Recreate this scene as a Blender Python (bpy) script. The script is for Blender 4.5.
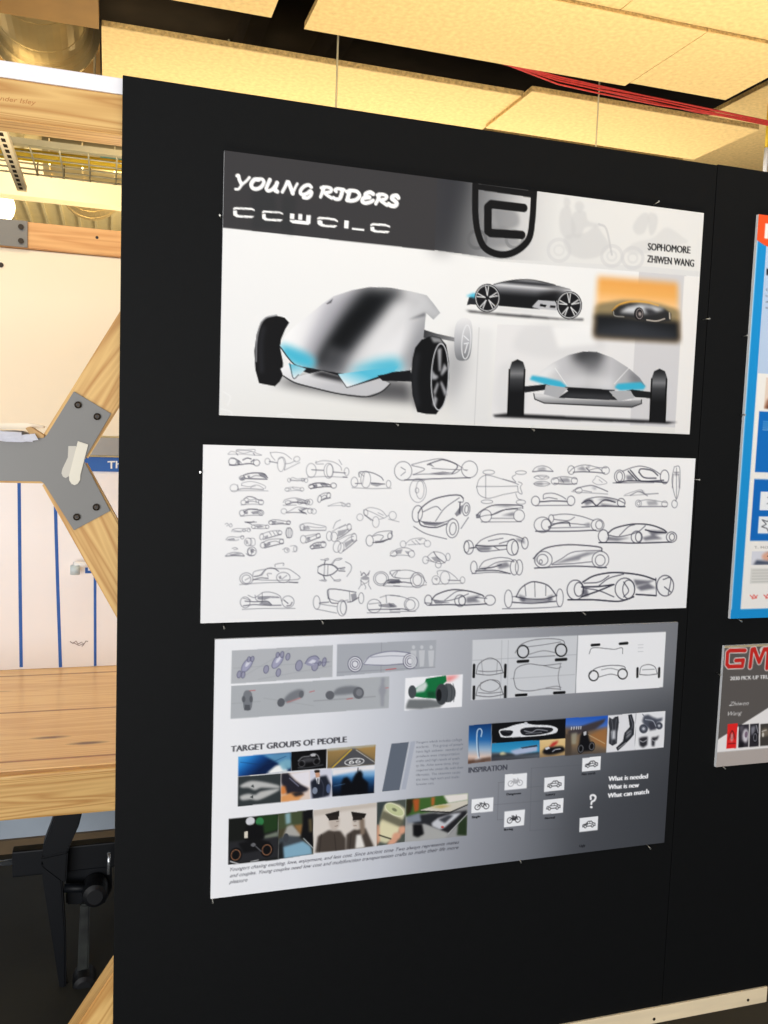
import bpy, bmesh, math, random
import numpy as np
from mathutils import Vector, Matrix

for o in list(bpy.data.objects):
    bpy.data.objects.remove(o)
S = bpy.context.scene
COL = S.collection
random.seed(4)
RNG = np.random.default_rng(4)

# ------------------------------------------------------------------ camera
FPX = 880.0
CAM = np.array([-0.02019, -1.64096, 1.57700])
ANG = (1.485239, -0.036102, -0.303650)
cd = bpy.data.cameras.new('camera')
cam = bpy.data.objects.new('camera', cd); COL.objects.link(cam)
cam.location = CAM; cam.rotation_euler = ANG
cd.sensor_fit = 'VERTICAL'; cd.sensor_height = 24.0
cd.lens = FPX / 1024.0 * 24.0
cd.clip_start = 0.05
S.camera = cam
RM = np.array(cam.rotation_euler.to_matrix())


def at(px, py, ax, val):
    """the point of the plane (axis ax = val) that the photograph shows at pixel (px, py)"""
    d = RM @ np.array([(px - 384) / FPX, -(py - 512) / FPX, -1.0])
    return CAM + d * ((val - CAM[ax]) / d[ax])


def proj(P):
    q = (np.asarray(P) - CAM) @ RM
    return np.stack([384 + FPX * q[..., 0] / -q[..., 2], 512 - FPX * q[..., 1] / -q[..., 2]], -1)


# ------------------------------------------------------------------ world, lights, exposure
S.view_settings.view_transform = 'Standard'
S.view_settings.look = 'None'
S.view_settings.exposure = 0.0
S.view_settings.gamma = 1.0
S.view_settings.use_curve_mapping = False
S.cycles.use_denoising = True
wd = bpy.data.worlds.new('world'); S.world = wd; wd.use_nodes = True
wd.node_tree.nodes['Background'].inputs[0].default_value = (1.0, 0.985, 0.97, 1)
wd.node_tree.nodes['Background'].inputs[1].default_value = 0.55


def area(name, loc, target, sx, sy, power, color=(1, 1, 1), spread=180):
    l = bpy.data.lights.new(name, 'AREA'); l.shape = 'RECTANGLE'; l.size = sx; l.size_y = sy
    l.energy = power; l.color = color; l.spread = math.radians(spread)
    o = bpy.data.objects.new(name, l); COL.objects.link(o); o.location = loc
    o.rotation_euler = (Vector(target) - Vector(loc)).to_track_quat('-Z', 'Y').to_euler()
    return o


area('window_daylight', (-2.2, -5.2, 1.25), (0.7, 0.0, 1.15), 4.0, 2.4, 245, (0.97, 0.98, 1.0))
area('uplight_front', (1.5, -1.2, 0.3), (1.5, -0.7, 3.0), 3.4, 0.9, 34, (1.0, 0.90, 0.72), 60)  # unseen fill added in front to brighten the ceiling panels
area('uplight_frame', (1.6, 0.42, 1.75), (1.6, 0.5, 3.0), 3.2, 0.4, 26, (1.0, 0.90, 0.74), 150)  # added fill hidden behind the boards, lifts the ceiling panels
area('uplight_behind', (1.2, 2.15, 2.05), (1.2, 1.95, 3.0), 3.4, 0.4, 24, (1.0, 0.90, 0.74), 150)  # second hidden fill, added for the farther ceiling panels
area('back_room_lamp', (-0.6, 0.75, 2.75), (-0.4, 1.5, 1.4), 0.9, 0.3, 7, (1.0, 0.86, 0.62))
area('far_uplight', (1.3, 6.0, 2.3), (-0.9, 7.0, 3.6), 2.0, 0.8, 90, (1.0, 0.84, 0.56))  # unseen fill added to brighten the ribbed deck and its ribs
area('tray_uplight', (-0.6, 3.2, 2.2), (-0.5, 4.6, 3.35), 2.0, 0.4, 42, (1.0, 0.86, 0.60), 120)  # added fill, out of view, for the front of the cream beam


# ------------------------------------------------------------------ materials
def lin(c):
    c = np.asarray(c, float) / 255.0
    return np.where(c <= 0.04045, c / 12.92, ((c + 0.055) / 1.055) ** 2.4)


def rgba(c):
    return tuple(float(v) for v in lin(c)) + (1.0,)


def mat(name, c, rough=0.5, metal=0.0, var=0.0, scale=8.0, bump=0.0, bscale=60.0, stretch=None, c2=None, spec=0.5, detail=4.0):
    m = bpy.data.materials.new(name); m.use_nodes = True
    nt = m.node_tree; b = nt.nodes['Principled BSDF']
    b.inputs['Roughness'].default_value = rough; b.inputs['Metallic'].default_value = metal
    b.inputs['Specular IOR Level'].default_value = spec
    b.inputs['Base Color'].default_value = rgba(c)
    tc = nt.nodes.new('ShaderNodeTexCoord'); mp = nt.nodes.new('ShaderNodeMapping')
    nt.links.new(tc.outputs['Object'], mp.inputs[0])
    if stretch: mp.inputs['Scale'].default_value = stretch
    if var or c2 is not None:
        n = nt.nodes.new('ShaderNodeTexNoise'); n.inputs['Scale'].default_value = scale; n.inputs['Detail'].default_value = detail
        nt.links.new(mp.outputs[0], n.inputs[0])
        r = nt.nodes.new('ShaderNodeValToRGB')
        a = np.asarray(c, float); e = np.asarray(c2, float) if c2 is not None else a * (1 + var)
        s = a if c2 is not None else a * (1 - var)
        r.color_ramp.elements[0].position = 0.3; r.color_ramp.elements[1].position = 0.7
        r.color_ramp.elements[0].color = rgba(np.clip(s, 0, 255)); r.color_ramp.elements[1].color = rgba(np.clip(e, 0, 255))
        nt.links.new(n.outputs[0], r.inputs[0]); nt.links.new(r.outputs[0], b.inputs['Base Color'])
    if bump:
        n2 = nt.nodes.new('ShaderNodeTexNoise'); n2.inputs['Scale'].default_value = bscale; n2.inputs['Detail'].default_value = 6
        nt.links.new(mp.outputs[0], n2.inputs[0])
        bp = nt.nodes.new('ShaderNodeBump'); bp.inputs['Strength'].default_value = bump; bp.inputs['Distance'].default_value = 0.01
        nt.links.new(n2.outputs[0], bp.inputs['Height']); nt.links.new(bp.outputs[0], b.inputs['Normal'])
    return m


def wood(name, c1, c2, rings=9.0, grain='X', rough=0.5, knots=True, planks=0.0):
    """pine: long stretched growth lines along the grain, fine fibres and dark knots"""
    m = bpy.data.materials.new(name); m.use_nodes = True
    nt = m.node_tree; N = nt.nodes.new; L = nt.links.new; b = nt.nodes['Principled BSDF']
    b.inputs['Roughness'].default_value = rough
    tc = N('ShaderNodeTexCoord'); mp = N('ShaderNodeMapping'); L(tc.outputs['Object'], mp.inputs[0])
    mp.inputs['Scale'].default_value = (0.45, 9, 9)
    n = N('ShaderNodeTexNoise'); n.inputs['Scale'].default_value = 2.2; n.inputs['Detail'].default_value = 2
    n.inputs['Distortion'].default_value = 0.6; L(mp.outputs[0], n.inputs[0])
    mul = N('ShaderNodeMath'); mul.operation = 'MULTIPLY'; mul.inputs[1].default_value = rings; L(n.outputs[0], mul.inputs[0])
    fr = N('ShaderNodeMath'); fr.operation = 'PINGPONG'; fr.inputs[1].default_value = 0.5; L(mul.outputs[0], fr.inputs[0])
    mp2 = N('ShaderNodeMapping'); mp2.inputs['Scale'].default_value = (3, 160, 160); L(tc.outputs['Object'], mp2.inputs[0])
    n2 = N('ShaderNodeTexNoise'); n2.inputs['Scale'].default_value = 1.0; n2.inputs['Detail'].default_value = 3; L(mp2.outputs[0], n2.inputs[0])
    ad = N('ShaderNodeMath'); ad.operation = 'MULTIPLY_ADD'; ad.inputs[1].default_value = 1.3
    L(fr.outputs[0], ad.inputs[0])
    m3 = N('ShaderNodeMath'); m3.operation = 'MULTIPLY'; m3.inputs[1].default_value = 0.5; L(n2.outputs[0], m3.inputs[0])
    L(m3.outputs[0], ad.inputs[2])
    r = N('ShaderNodeValToRGB'); r.color_ramp.elements[0].position = 0.15; r.color_ramp.elements[1].position = 0.85
    r.color_ramp.elements[0].color = rgba(c2); r.color_ramp.elements[1].color = rgba(c1); L(ad.outputs[0], r.inputs[0])
    out = r.outputs[0]
    if knots:
        mk = N('ShaderNodeMapping'); mk.inputs['Scale'].default_value = (2.2, 9, 9); mk.inputs['Location'].default_value = (0.31, 0.2, 0.55); L(tc.outputs['Object'], mk.inputs[0])
        v = N('ShaderNodeTexVoronoi'); v.inputs['Scale'].default_value = 1.0; L(mk.outputs[0], v.inputs[0])
        kr = N('ShaderNodeValToRGB'); kr.color_ramp.elements[0].position = 0.05; kr.color_ramp.elements[1].position = 0.13
        kr.color_ramp.elements[0].color = rgba((96, 60, 30)); kr.color_ramp.elements[1].color = (1, 1, 1, 1); L(v.outputs['Distance'], kr.inputs[0])
        mx = N('ShaderNodeMix'); mx.data_type = 'RGBA'; mx.blend_type = 'MULTIPLY'; mx.inputs[0].default_value = 0.85
        L(out, mx.inputs[6]); L(kr.outputs[0], mx.inputs[7]); out = mx.outputs[2]
    if planks:
        w = N('ShaderNodeTexWave'); w.wave_type = 'BANDS'; w.bands_direction = 'Y'; w.inputs['Scale'].default_value = planks
        L(tc.outputs['Object'], w.inputs[0])
        pr = N('ShaderNodeValToRGB'); pr.color_ramp.elements[0].position = 0.0; pr.color_ramp.elements[1].position = 0.004
        pr.color_ramp.elements[0].color = rgba((176, 132, 84)); pr.color_ramp.elements[1].color = (1, 1, 1, 1); L(w.outputs[1], pr.inputs[0])
        mx = N('ShaderNodeMix'); mx.data_type = 'RGBA'; mx.blend_type = 'MULTIPLY'; mx.inputs[0].default_value = 1.0
        L(out, mx.inputs[6]); L(pr.outputs[0], mx.inputs[7]); out = mx.outputs[2]
    L(out, b.inputs['Base Color'])
    return m


def print_mat(name, rough):
    """printed sheet: the ink colours are stored per vertex on the sheet's own mesh"""
    m = bpy.data.materials.new(name); m.use_nodes = True
    nt = m.node_tree; b = nt.nodes['Principled BSDF']
    a = nt.nodes.new('ShaderNodeAttribute'); a.attribute_name = 'ink'
    nt.links.new(a.outputs['Color'], b.inputs['Base Color'])
    b.inputs['Roughness'].default_value = rough; b.inputs['Specular IOR Level'].default_value = 0.12
    return m


M = dict(
    panel=mat('black_board', (10, 11, 12), 0.6, var=0.06, scale=40, bump=0.08, bscale=500, spec=0.14),
    foam=mat('foam_edge', (226, 227, 228), 0.6, var=0.01),
    print=print_mat('printed_sheet', 0.42),
    pin=mat('pin_steel', (190, 188, 180), 0.3, 0.9, var=0.05),
    pine=wood('pine', (224, 182, 112), (186, 132, 66)),
    pine_table=wood('pine_table', (246, 208, 142), (226, 178, 112), planks=0.8, rough=0.3, rings=6),
    rail=mat('painted_rail', (232, 212, 176), 0.5, var=0.03, scale=6, stretch=(1, 8, 8)),
    whitestrip=mat('white_strip', (240, 238, 242), 0.5, var=0.01),
    gusset=mat('grey_steel', (124, 122, 118), 0.45, 0.0, var=0.03, scale=3),
    bolt=mat('bolt_steel', (62, 54, 46), 0.35, 0.8, var=0.1),
    board=mat('cream_board', (246, 232, 206), 0.45, var=0.01, scale=2),
    wboard=mat('white_board', (240, 236, 237), 0.3, var=0.012, scale=2),
    tape=mat('blue_tape', (30, 92, 178), 0.6, var=0.05, scale=30),
    banner=mat('blue_banner', (22, 92, 176), 0.5, var=0.03),
    white=mat('white_paint', (240, 240, 240), 0.5, var=0.01),
    ink=mat('grey_ink', (150, 140, 140), 0.7, var=0.05),
    burn=mat('burnt_ink', (182, 122, 66), 0.7, var=0.08),
    alu=mat('alu_strip', (150, 148, 144), 0.45, 0.2, var=0.03),
    stick=mat('white_stick', (222, 215, 198), 0.6, var=0.03),
    paper=mat('paper', (244, 244, 250), 0.7, var=0.02),
    kraft=mat('kraft', (205, 165, 112), 0.8, var=0.1, scale=40),
    wool=mat('wood_wool', (228, 196, 134), 0.9, var=0.05, scale=60, bump=0.2, bscale=160, spec=0.1),
    wooledge=mat('wood_wool_edge', (192, 158, 98), 0.95, var=0.14, scale=90, bump=0.9, bscale=150, spec=0.1),
    amber=mat('amber_ply', (146, 108, 46), 0.7, var=0.04, scale=12),  # browner and darker than the wool colour, used on two panels
    deck=mat('dark_deck', (46, 38, 28), 0.9, var=0.1, spec=0.1),
    joist=mat('dark_joist', (52, 42, 30), 0.8, var=0.1, spec=0.1),
    galv=mat('galvanised', (204, 180, 128), 0.28, 0.85, var=0.06, scale=5),
    ribdeck=mat('ribbed_deck', (222, 206, 160), 0.5, 0.0, var=0.02),
    cream=mat('cream_beam', (244, 226, 186), 0.6, var=0.015),
    wire=mat('wire_steel', (190, 178, 140), 0.55, 0.2, var=0.05),
    yellow=mat('yellow_cable', (222, 184, 30), 0.5, var=0.04),
    red=mat('red_cord', (180, 46, 36), 0.6, var=0.1, scale=80),
    black=mat('black_steel', (10, 13, 18), 0.5, 0.0, var=0.08, spec=0.25),
    rubber=mat('black_rubber', (13, 15, 19), 0.45, var=0.1),
    chrome=mat('chrome', (220, 226, 232), 0.2, 0.9, var=0.02),
    floor=mat('floor_concrete', (46, 45, 38), 0.7, var=0.12, scale=3, bump=0.05),
    greywall=mat('grey_wall', (178, 190, 202), 0.6, var=0.02),
    wall=mat('far_wall', (214, 198, 160), 0.7, var=0.02),
    worn=mat('worn_paint', (54, 58, 54), 0.7, c2=(14, 16, 18), scale=22),
)


# ------------------------------------------------------------------ building helpers
def tag(o, label=None, cat=None, group=None, kind=None):
    if label: o['label'] = label
    if cat: o['category'] = cat
    if group: o['group'] = group
    if kind: o['kind'] = kind
    return o


def thing(name, loc, label, cat, group=None):
    o = bpy.data.objects.new(name, None); COL.objects.link(o); o.location = Vector(loc)
    o.empty_display_size = 0.05
    return tag(o, label, cat, group)


def org(o):
    p = Vector((0, 0, 0))
    while o is not None:
        p += o.location; o = o.parent
    return p


def part(name, bm, m, parent=None, loc=None, frame=None, smooth=False):
    """link a bmesh (world coordinates) as one mesh object; origin = parent's origin, loc, or a rotated frame"""
    me = bpy.data.meshes.new(name)
    o = bpy.data.objects.new(name, me); COL.objects.link(o)
    po = org(parent) if parent else Vector((0, 0, 0))
    if frame is not None:
        bmesh.ops.transform(bm, matrix=frame.inverted(), verts=bm.verts)
        o.matrix_world = Matrix.Translation(-po) @ frame
    else:
        c = Vector(loc) if loc is not None else po
        bmesh.ops.translate(bm, verts=bm.verts, vec=-c)
        o.location = c - po
    bmesh.ops.recalc_face_normals(bm, faces=bm.faces)
    bm.to_mesh(me); bm.free()
    if smooth:
        for p in me.polygons: p.use_smooth = True
    me.materials.append(m)
    if parent: o.parent = parent
    return o


def struct(name, bm, m, **k):
    return tag(part(name, bm, m, **k), kind='structure')


def NB():
    return bmesh.new()


def bx(bm, x0, x1, y0, y1, z0, z1, bev=0.0):
    r = bmesh.ops.create_cube(bm, size=1.0)
    vs = r['verts']
    for v in vs:
        v.co = Vector((x0 + (v.co.x + .5) * (x1 - x0), y0 + (v.co.y + .5) * (y1 - y0), z0 + (v.co.z + .5) * (z1 - z0)))
    if bev:
        es = list({e for v in vs for e in v.link_edges})
        bmesh.ops.bevel(bm, geom=es, offset=bev, segments=2, affect='EDGES', profile=0.6)
    return bm


def prism(bm, pts, d, bev=0.0):
    """polygon of 3-D points extruded by the vector d"""
    vs = [bm.verts.new(Vector(p)) for p in pts]
    f = bm.faces.new(vs)
    r = bmesh.ops.extrude_face_region(bm, geom=[f])
    nv = [g for g in r['geom'] if isinstance(g, bmesh.types.BMVert)]
    bmesh.ops.translate(bm, verts=nv, vec=Vector(d))
    if bev:
        es = [e for e in bm.edges if e.verts[0] in vs + nv and e.verts[1] in vs + nv]
        bmesh.ops.bevel(bm, geom=es, offset=bev, segments=2, affect='EDGES')
    return bm


def tube(bm, pts, r, n=8, cap=True):
    pts = [Vector(p) for p in pts]
    rs = r if isinstance(r, (list, tuple)) else [r] * len(pts)
    rings = []
    up = None
    for i, p in enumerate(pts):
        t = (pts[min(i + 1, len(pts) - 1)] - pts[max(i - 1, 0)]).normalized()
        if up is None:
            a = Vector((0, 0, 1)) if abs(t.z) < 0.9 else Vector((1, 0, 0))
        else:
            a = up
        u = (a - t * a.dot(t)).normalized(); w = t.cross(u); up = u
        rings.append([bm.verts.new(p + (u * math.cos(2 * math.pi * k / n) + w * math.sin(2 * math.pi * k / n)) * rs[i]) for k in range(n)])
    for a, b in zip(rings[:-1], rings[1:]):
        for k in range(n):
            bm.faces.new((a[k], a[(k + 1) % n], b[(k + 1) % n], b[k]))
    if cap:
        bm.faces.new(rings[0]); bm.faces.new(list(reversed(rings[-1])))
    return bm


def V(px, py, Y):
    return Vector(at(px, py, 1, Y))


def Z(px, py, z):
    return Vector(at(px, py, 2, z))


# ------------------------------------------------------------------ text outlines (Blender's own built-in font)
_tc = {}


def glyphs(s, bold=0.0, shear=0.0):
    """triangles of a line of text; baseline 0, cap height 1"""
    k = (s, bold, shear)
    if k in _tc: return _tc[k]
    c = bpy.data.curves.new('lettering', 'FONT'); c.body = s; c.size = 1.0; c.offset = bold; c.shear = shear
    c.resolution_u = 3
    o = bpy.data.objects.new('lettering', c); COL.objects.link(o)
    dg = bpy.context.evaluated_depsgraph_get(); dg.update()
    me = bpy.data.meshes.new_from_object(o.evaluated_get(dg))
    me.calc_loop_triangles()
    v = np.array([x.co[:2] for x in me.vertices]).reshape(-1, 2)
    t = np.array([x.vertices[:] for x in me.loop_triangles]).reshape(-1, 3)
    bpy.data.objects.remove(o); bpy.data.curves.remove(c); bpy.data.meshes.remove(me)
    v = v / 0.729
    v[:, 0] -= v[:, 0].min()
    _tc[k] = (v, t)
    return _tc[k]


# ------------------------------------------------------------------ printing: a small ink rasteriser writing per-vertex colours
def smooth_pts(p, n=6, closed=False):
    p = np.asarray(p, float).reshape(-1, 2)
    if len(p) < 3: return p
    if closed: q = np.vstack([p[-1], p, p[0], p[1]])
    else: q = np.vstack([2 * p[0] - p[1], p, 2 * p[-1] - p[-2]])
    out = []
    t = np.linspace(0, 1, n, endpoint=False)[:, None]
    for i in range(len(q) - 3):
        a, b, c, d = q[i:i + 4]
        out.append(.5 * (2 * b + (c - a) * t + (2 * a - 5 * b + 4 * c - d) * t ** 2 + (-a + 3 * b - 3 * c + d) * t ** 3))
    if not closed: out.append(q[-2][None])
    return np.vstack(out)


def ell(cx, cy, rx, ry, rot=0.0, n=28):
    a = np.linspace(0, 2 * math.pi, n, endpoint=False); r = math.radians(rot)
    x, y = rx * np.cos(a), ry * np.sin(a)
    return np.stack([cx + x * math.cos(r) - y * math.sin(r), cy + x * math.sin(r) + y * math.cos(r)], 1)


def box1(m, r):
    k = int(max(1, round(r)))
    for ax in (0, 1):
        for _ in range(2):
            p = np.pad(m, [(k + 1, k) if a == ax else (0, 0) for a in (0, 1)], mode='edge')
            c = np.cumsum(p, ax)
            n = m.shape[ax]
            hi = np.take(c, np.arange(2 * k + 1, 2 * k + 1 + n), ax); lo = np.take(c, np.arange(0, n), ax)
            m = (hi - lo) / (2 * k + 1)
    return m


def K(ox, oy, s):
    """crop coordinates -> photograph pixels"""
    return lambda p: np.asarray(p, float).reshape(-1, 2) / s + (ox, oy)


class Canvas:
    def __init__(s, x0, x1, z0, z1, Y, den, tilt=0.0):
        s.nx = int((x1 - x0) * den) + 1; s.nz = int((z1 - z0) * den) + 1
        s.x0, s.x1, s.z0, s.z1, s.Y, s.tilt = x0, x1, z0, z1, Y, tilt
        s.dx = (x1 - x0) / (s.nx - 1); s.dz = (z1 - z0) / (s.nz - 1)
        X, Zz = np.meshgrid(np.linspace(x0, x1, s.nx), np.linspace(z1, z0, s.nz))
        cx, cz = (x0 + x1) / 2, (z0 + z1) / 2; c_, s_ = math.cos(tilt), math.sin(tilt)
        s.c = (cx, cz, c_, s_)
        s.W = np.stack([cx + (X - cx) * c_ - (Zz - cz) * s_, np.full_like(X, Y), cz + (X - cx) * s_ + (Zz - cz) * c_], -1)
        pp = proj(s.W); s.PX, s.PY = pp[..., 0], pp[..., 1]
        s.img = np.ones((s.nz, s.nx, 3)) * 255.0
        s.ids = np.zeros((s.nz, s.nx), int); s.names = [None]; s.cur = 0; s.clip = None

    def T(s, p):
        p = np.asarray(p, float).reshape(-1, 2)
        d = np.stack([(p[:, 0] - 384) / FPX, -(p[:, 1] - 512) / FPX, -np.ones(len(p))], 1) @ RM.T
        w = CAM + d * ((s.Y - CAM[1]) / d[:, 1])[:, None]
        cx, cz, c_, s_ = s.c
        ux, uz = w[:, 0] - cx, w[:, 2] - cz
        x = cx + ux * c_ + uz * s_; z = cz - ux * s_ + uz * c_
        return np.stack([(x - s.x0) / s.dx, (s.z1 - z) / s.dz], 1)

    def k(s, p):
        q = s.T([p, (p[0] + 2, p[1] + 0.0)]); return np.hypot(*(q[1] - q[0])) / 2

    def part(s, name, label=None):
        s.names.append((name, label)); s.cur = len(s.names) - 1

    def bg(s):
        s.cur = 0; s.clip = None

    def bb(s, q, pad):
        a = np.maximum(np.floor(q.min(0) - pad).astype(int), 0); b = np.minimum(np.ceil(q.max(0) + pad).astype(int) + 1, (s.nx, s.nz))
        if (b <= a).any(): return None
        return slice(a[1], b[1]), slice(a[0], b[0])

    def mask_poly(s, q, sl, ss=3):
        ys = np.arange(sl[0].start, sl[0].stop); xs = np.arange(sl[1].start, sl[1].stop)
        acc = np.zeros((len(ys), len(xs)))
        offs = (np.arange(ss) + .5) / ss - .5
        x1, y1 = q[:, 0], q[:, 1]; x2, y2 = np.roll(x1, -1), np.roll(y1, -1)
        for oy in offs:
            Yv = ys + oy
            for i, yv in enumerate(Yv):
                c = (y1 <= yv) != (y2 <= yv)
                if not c.any(): continue
                xc = np.sort(x1[c] + (yv - y1[c]) / (y2[c] - y1[c]) * (x2[c] - x1[c]))
                for a, b in zip(xc[::2], xc[1::2]):
                    acc[i] += np.clip(np.minimum(xs + .5, b) - np.maximum(xs - .5, a), 0, 1)
        return acc / ss

    def put(s, sl, m, color, alpha=1.0, mark=True):
        if s.clip is not None: m = m * s.clip[sl]
        if callable(color): c = color(s.PX[sl], s.PY[sl])
        else: c = np.asarray(color, float)
        a = (m * alpha)[..., None]
        s.img[sl] = s.img[sl] * (1 - a) + c * a
        if mark and s.cur: s.ids[sl][m > .5] = s.cur

    def poly(s, p, color, alpha=1.0, f=0.0, sm=False, mark=True, ret=False):
        p = np.asarray(p, float).reshape(-1, 2)
        if sm: p = smooth_pts(p, 6, True)
        q = s.T(p); fk = f * s.k(p.mean(0))
        sl = s.bb(q, 2 + 3 * fk)
        if sl is None: return
        m = s.mask_poly(q, sl)
        if fk >= .5: m = box1(m, fk)
        if ret:
            o = np.zeros((s.nz, s.nx)); o[sl] = m; return o
        s.put(sl, m, color, alpha, mark)

    def stroke(s, p, w, color, alpha=1.0, sm=True, closed=False, w2=None, mark=False, f=0.0):
        p = np.asarray(p, float).reshape(-1, 2)
        if sm: p = smooth_pts(p, 5, closed)
        if closed: p = np.vstack([p, p[:1]])
        q = s.T(p); kk = s.k(p.mean(0))
        ws = np.linspace(w, w if w2 is None else w2, len(q)) * kk
        fk = f * kk
        sl = s.bb(q, ws.max() + 2 + 3 * fk)
        if sl is None: return
        m = np.zeros((sl[0].stop - sl[0].start, sl[1].stop - sl[1].start)); oy, ox = sl[0].start, sl[1].start
        for a, b, wa in zip(q[:-1], q[1:], ws):
            s2 = s.bb(np.array([a, b]), wa + 2)
            if s2 is None: continue
            yy = np.arange(s2[0].start, s2[0].stop)[:, None]; xx = np.arange(s2[1].start, s2[1].stop)[None]
            d = b - a; L2 = (d ** 2).sum() + 1e-9
            t = np.clip(((xx - a[0]) * d[0] + (yy - a[1]) * d[1]) / L2, 0, 1)
            dist = np.hypot(xx - a[0] - t * d[0], yy - a[1] - t * d[1])
            h = max(wa / 2, .5)
            cov = np.clip(h + .5 - dist, 0, 1) * min(1.0, wa)
            v = m[s2[0].start - oy:s2[0].stop - oy, s2[1].start - ox:s2[1].stop - ox]
            np.maximum(v, cov, out=v)
        if fk >= .5: m = box1(m, fk)
        s.put(sl, m, color, alpha, mark)

    def hull(s, p):
        """claim the region of these points (photograph pixels) for the current part"""
        sl = s.bb(s.T(p), 1)
        if sl is None or not s.cur: return
        m = s.mask_poly(s.T(p), sl, 1) > .5
        s.ids[sl][m] = s.cur

    def text(s, t, o, e, up, color, bold=0.0, shear=0.0, alpha=1.0, name=None, w=None):
        """a line of text from o to e (baseline ends), cap height vector up (photograph pixels)"""
        v, tr = glyphs(t, 0.0, shear)
        if bold:
            v = np.vstack([v, v + (bold * 1.5, 0)] + [v + (bold * 3, 0)]); n0 = len(v) // 3; tr = np.vstack([tr, tr + n0, tr + 2 * n0])
        W = v[:, 0].max() if w is None else w
        o, e, up = (np.asarray(a, float) for a in (o, e, up))
        q = s.T(o + v[:, :1] / W * (e - o) + v[:, 1:] * up)
        sl = s.bb(q, 2)
        if sl is None: return
        ss = 4; h, wd_ = (sl[0].stop - sl[0].start) * ss, (sl[1].stop - sl[1].start) * ss
        B = np.zeros((h, wd_), bool)
        g = (q - (sl[1].start - .5, sl[0].start - .5)) * ss
        for a, b, c in g[tr]:
            lo = np.maximum(np.floor(np.minimum(np.minimum(a, b), c)).astype(int), 0); hi = np.ceil(np.maximum(np.maximum(a, b), c)).astype(int) + 1
            yy = np.arange(lo[1], min(hi[1], h))[:, None] + .5; xx = np.arange(lo[0], min(hi[0], wd_))[None] + .5
            if not yy.size or not xx.size: continue
            e0 = (b[0] - a[0]) * (yy - a[1]) - (b[1] - a[1]) * (xx - a[0])
            e1 = (c[0] - b[0]) * (yy - b[1]) - (c[1] - b[1]) * (xx - b[0])
            e2 = (a[0] - c[0]) * (yy - c[1]) - (a[1] - c[1]) * (xx - c[0])
            ins = ((e0 >= 0) & (e1 >= 0) & (e2 >= 0)) | ((e0 <= 0) & (e1 <= 0) & (e2 <= 0))
            B[lo[1]:lo[1] + yy.shape[0], lo[0]:lo[0] + xx.shape[1]] |= ins
        m = B.reshape(h // ss, ss, wd_ // ss, ss).mean((1, 3))
        if name: s.part(name)
        s.put(sl, m, color, alpha, False)
        if name: s.hull([o - up * .25, e - up * .25, e + up * 1.15, o + up * 1.15]); s.bg()

    def quad(s, p, name=None, label=None):
        """a rectangular picture: returns a clip to draw inside, and a map from (u, v) 0..1 to photograph pixels"""
        p = np.asarray(p, float).reshape(4, 2)
        if name: s.part(name, label)
        s.hull(p)
        s.clip = s.poly(p, 0, ret=True)
        return lambda uv: (lambda a: p[0] * (1 - a[:, :1]) * (1 - a[:, 1:]) + p[1] * a[:, :1] * (1 - a[:, 1:]) + p[2] * a[:, :1] * a[:, 1:] + p[3] * (1 - a[:, :1]) * a[:, 1:])(np.asarray(uv, float).reshape(-1, 2))

    def build(s, root, sheet_name='print_sheet'):
        """one mesh per part, all in one plane, sharing their border vertices' colours"""
        nz, nx = s.nz, s.nx
        base = org(root)
        cell = s.ids[:-1, :-1]
        a = (np.arange(nz - 1)[:, None] * nx + np.arange(nx - 1)[None])
        quads = np.stack([a, a + nx, a + nx + 1, a + 1], -1)
        W = s.W.reshape(-1, 3) - np.array(base); C = np.concatenate([lin(np.clip(s.img, 0, 255)).reshape(-1, 3), np.ones((nz * nx, 1))], 1)
        sheet = None
        for i in range(len(s.names)):
            qq = quads[cell == i]
            if len(qq) < 4: continue
            u, inv = np.unique(qq.ravel(), return_inverse=True)
            nm, lb = (sheet_name, None) if i == 0 else s.names[i]
            me = bpy.data.meshes.new(nm)
            me.vertices.add(len(u)); me.vertices.foreach_set('co', W[u].astype(np.float32).ravel())
            me.loops.add(len(qq) * 4); me.loops.foreach_set('vertex_index', inv.astype(np.int32))
            me.polygons.add(len(qq)); me.polygons.foreach_set('loop_start', np.arange(0, len(qq) * 4, 4, dtype=np.int32))
            at_ = me.color_attributes.new('ink', 'FLOAT_COLOR', 'POINT'); at_.data.foreach_set('color', C[u].astype(np.float32).ravel())
            me.update(calc_edges=True); me.validate()
            me.materials.append(M['print'])
            o = bpy.data.objects.new(nm, me); COL.objects.link(o)
            if i == 0: sheet = o; o.parent = root
            else: o.parent = sheet
            if lb: o['label'] = lb
        return sheet


def grad(p0, p1, *stops):
    """linear gradient between two photograph points; stops = (t, colour)"""
    p0 = np.asarray(p0, float); d = np.asarray(p1, float) - p0; L2 = (d ** 2).sum()
    ts = np.array([a for a, _ in stops]); cs = np.array([c if hasattr(c, '__len__') else (c, c, c) for _, c in stops], float)

    def f(X, Y):
        t = ((X - p0[0]) * d[0] + (Y - p0[1]) * d[1]) / L2
        return np.stack([np.interp(t, ts, cs[:, i]) for i in range(3)], -1)
    return f

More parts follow.
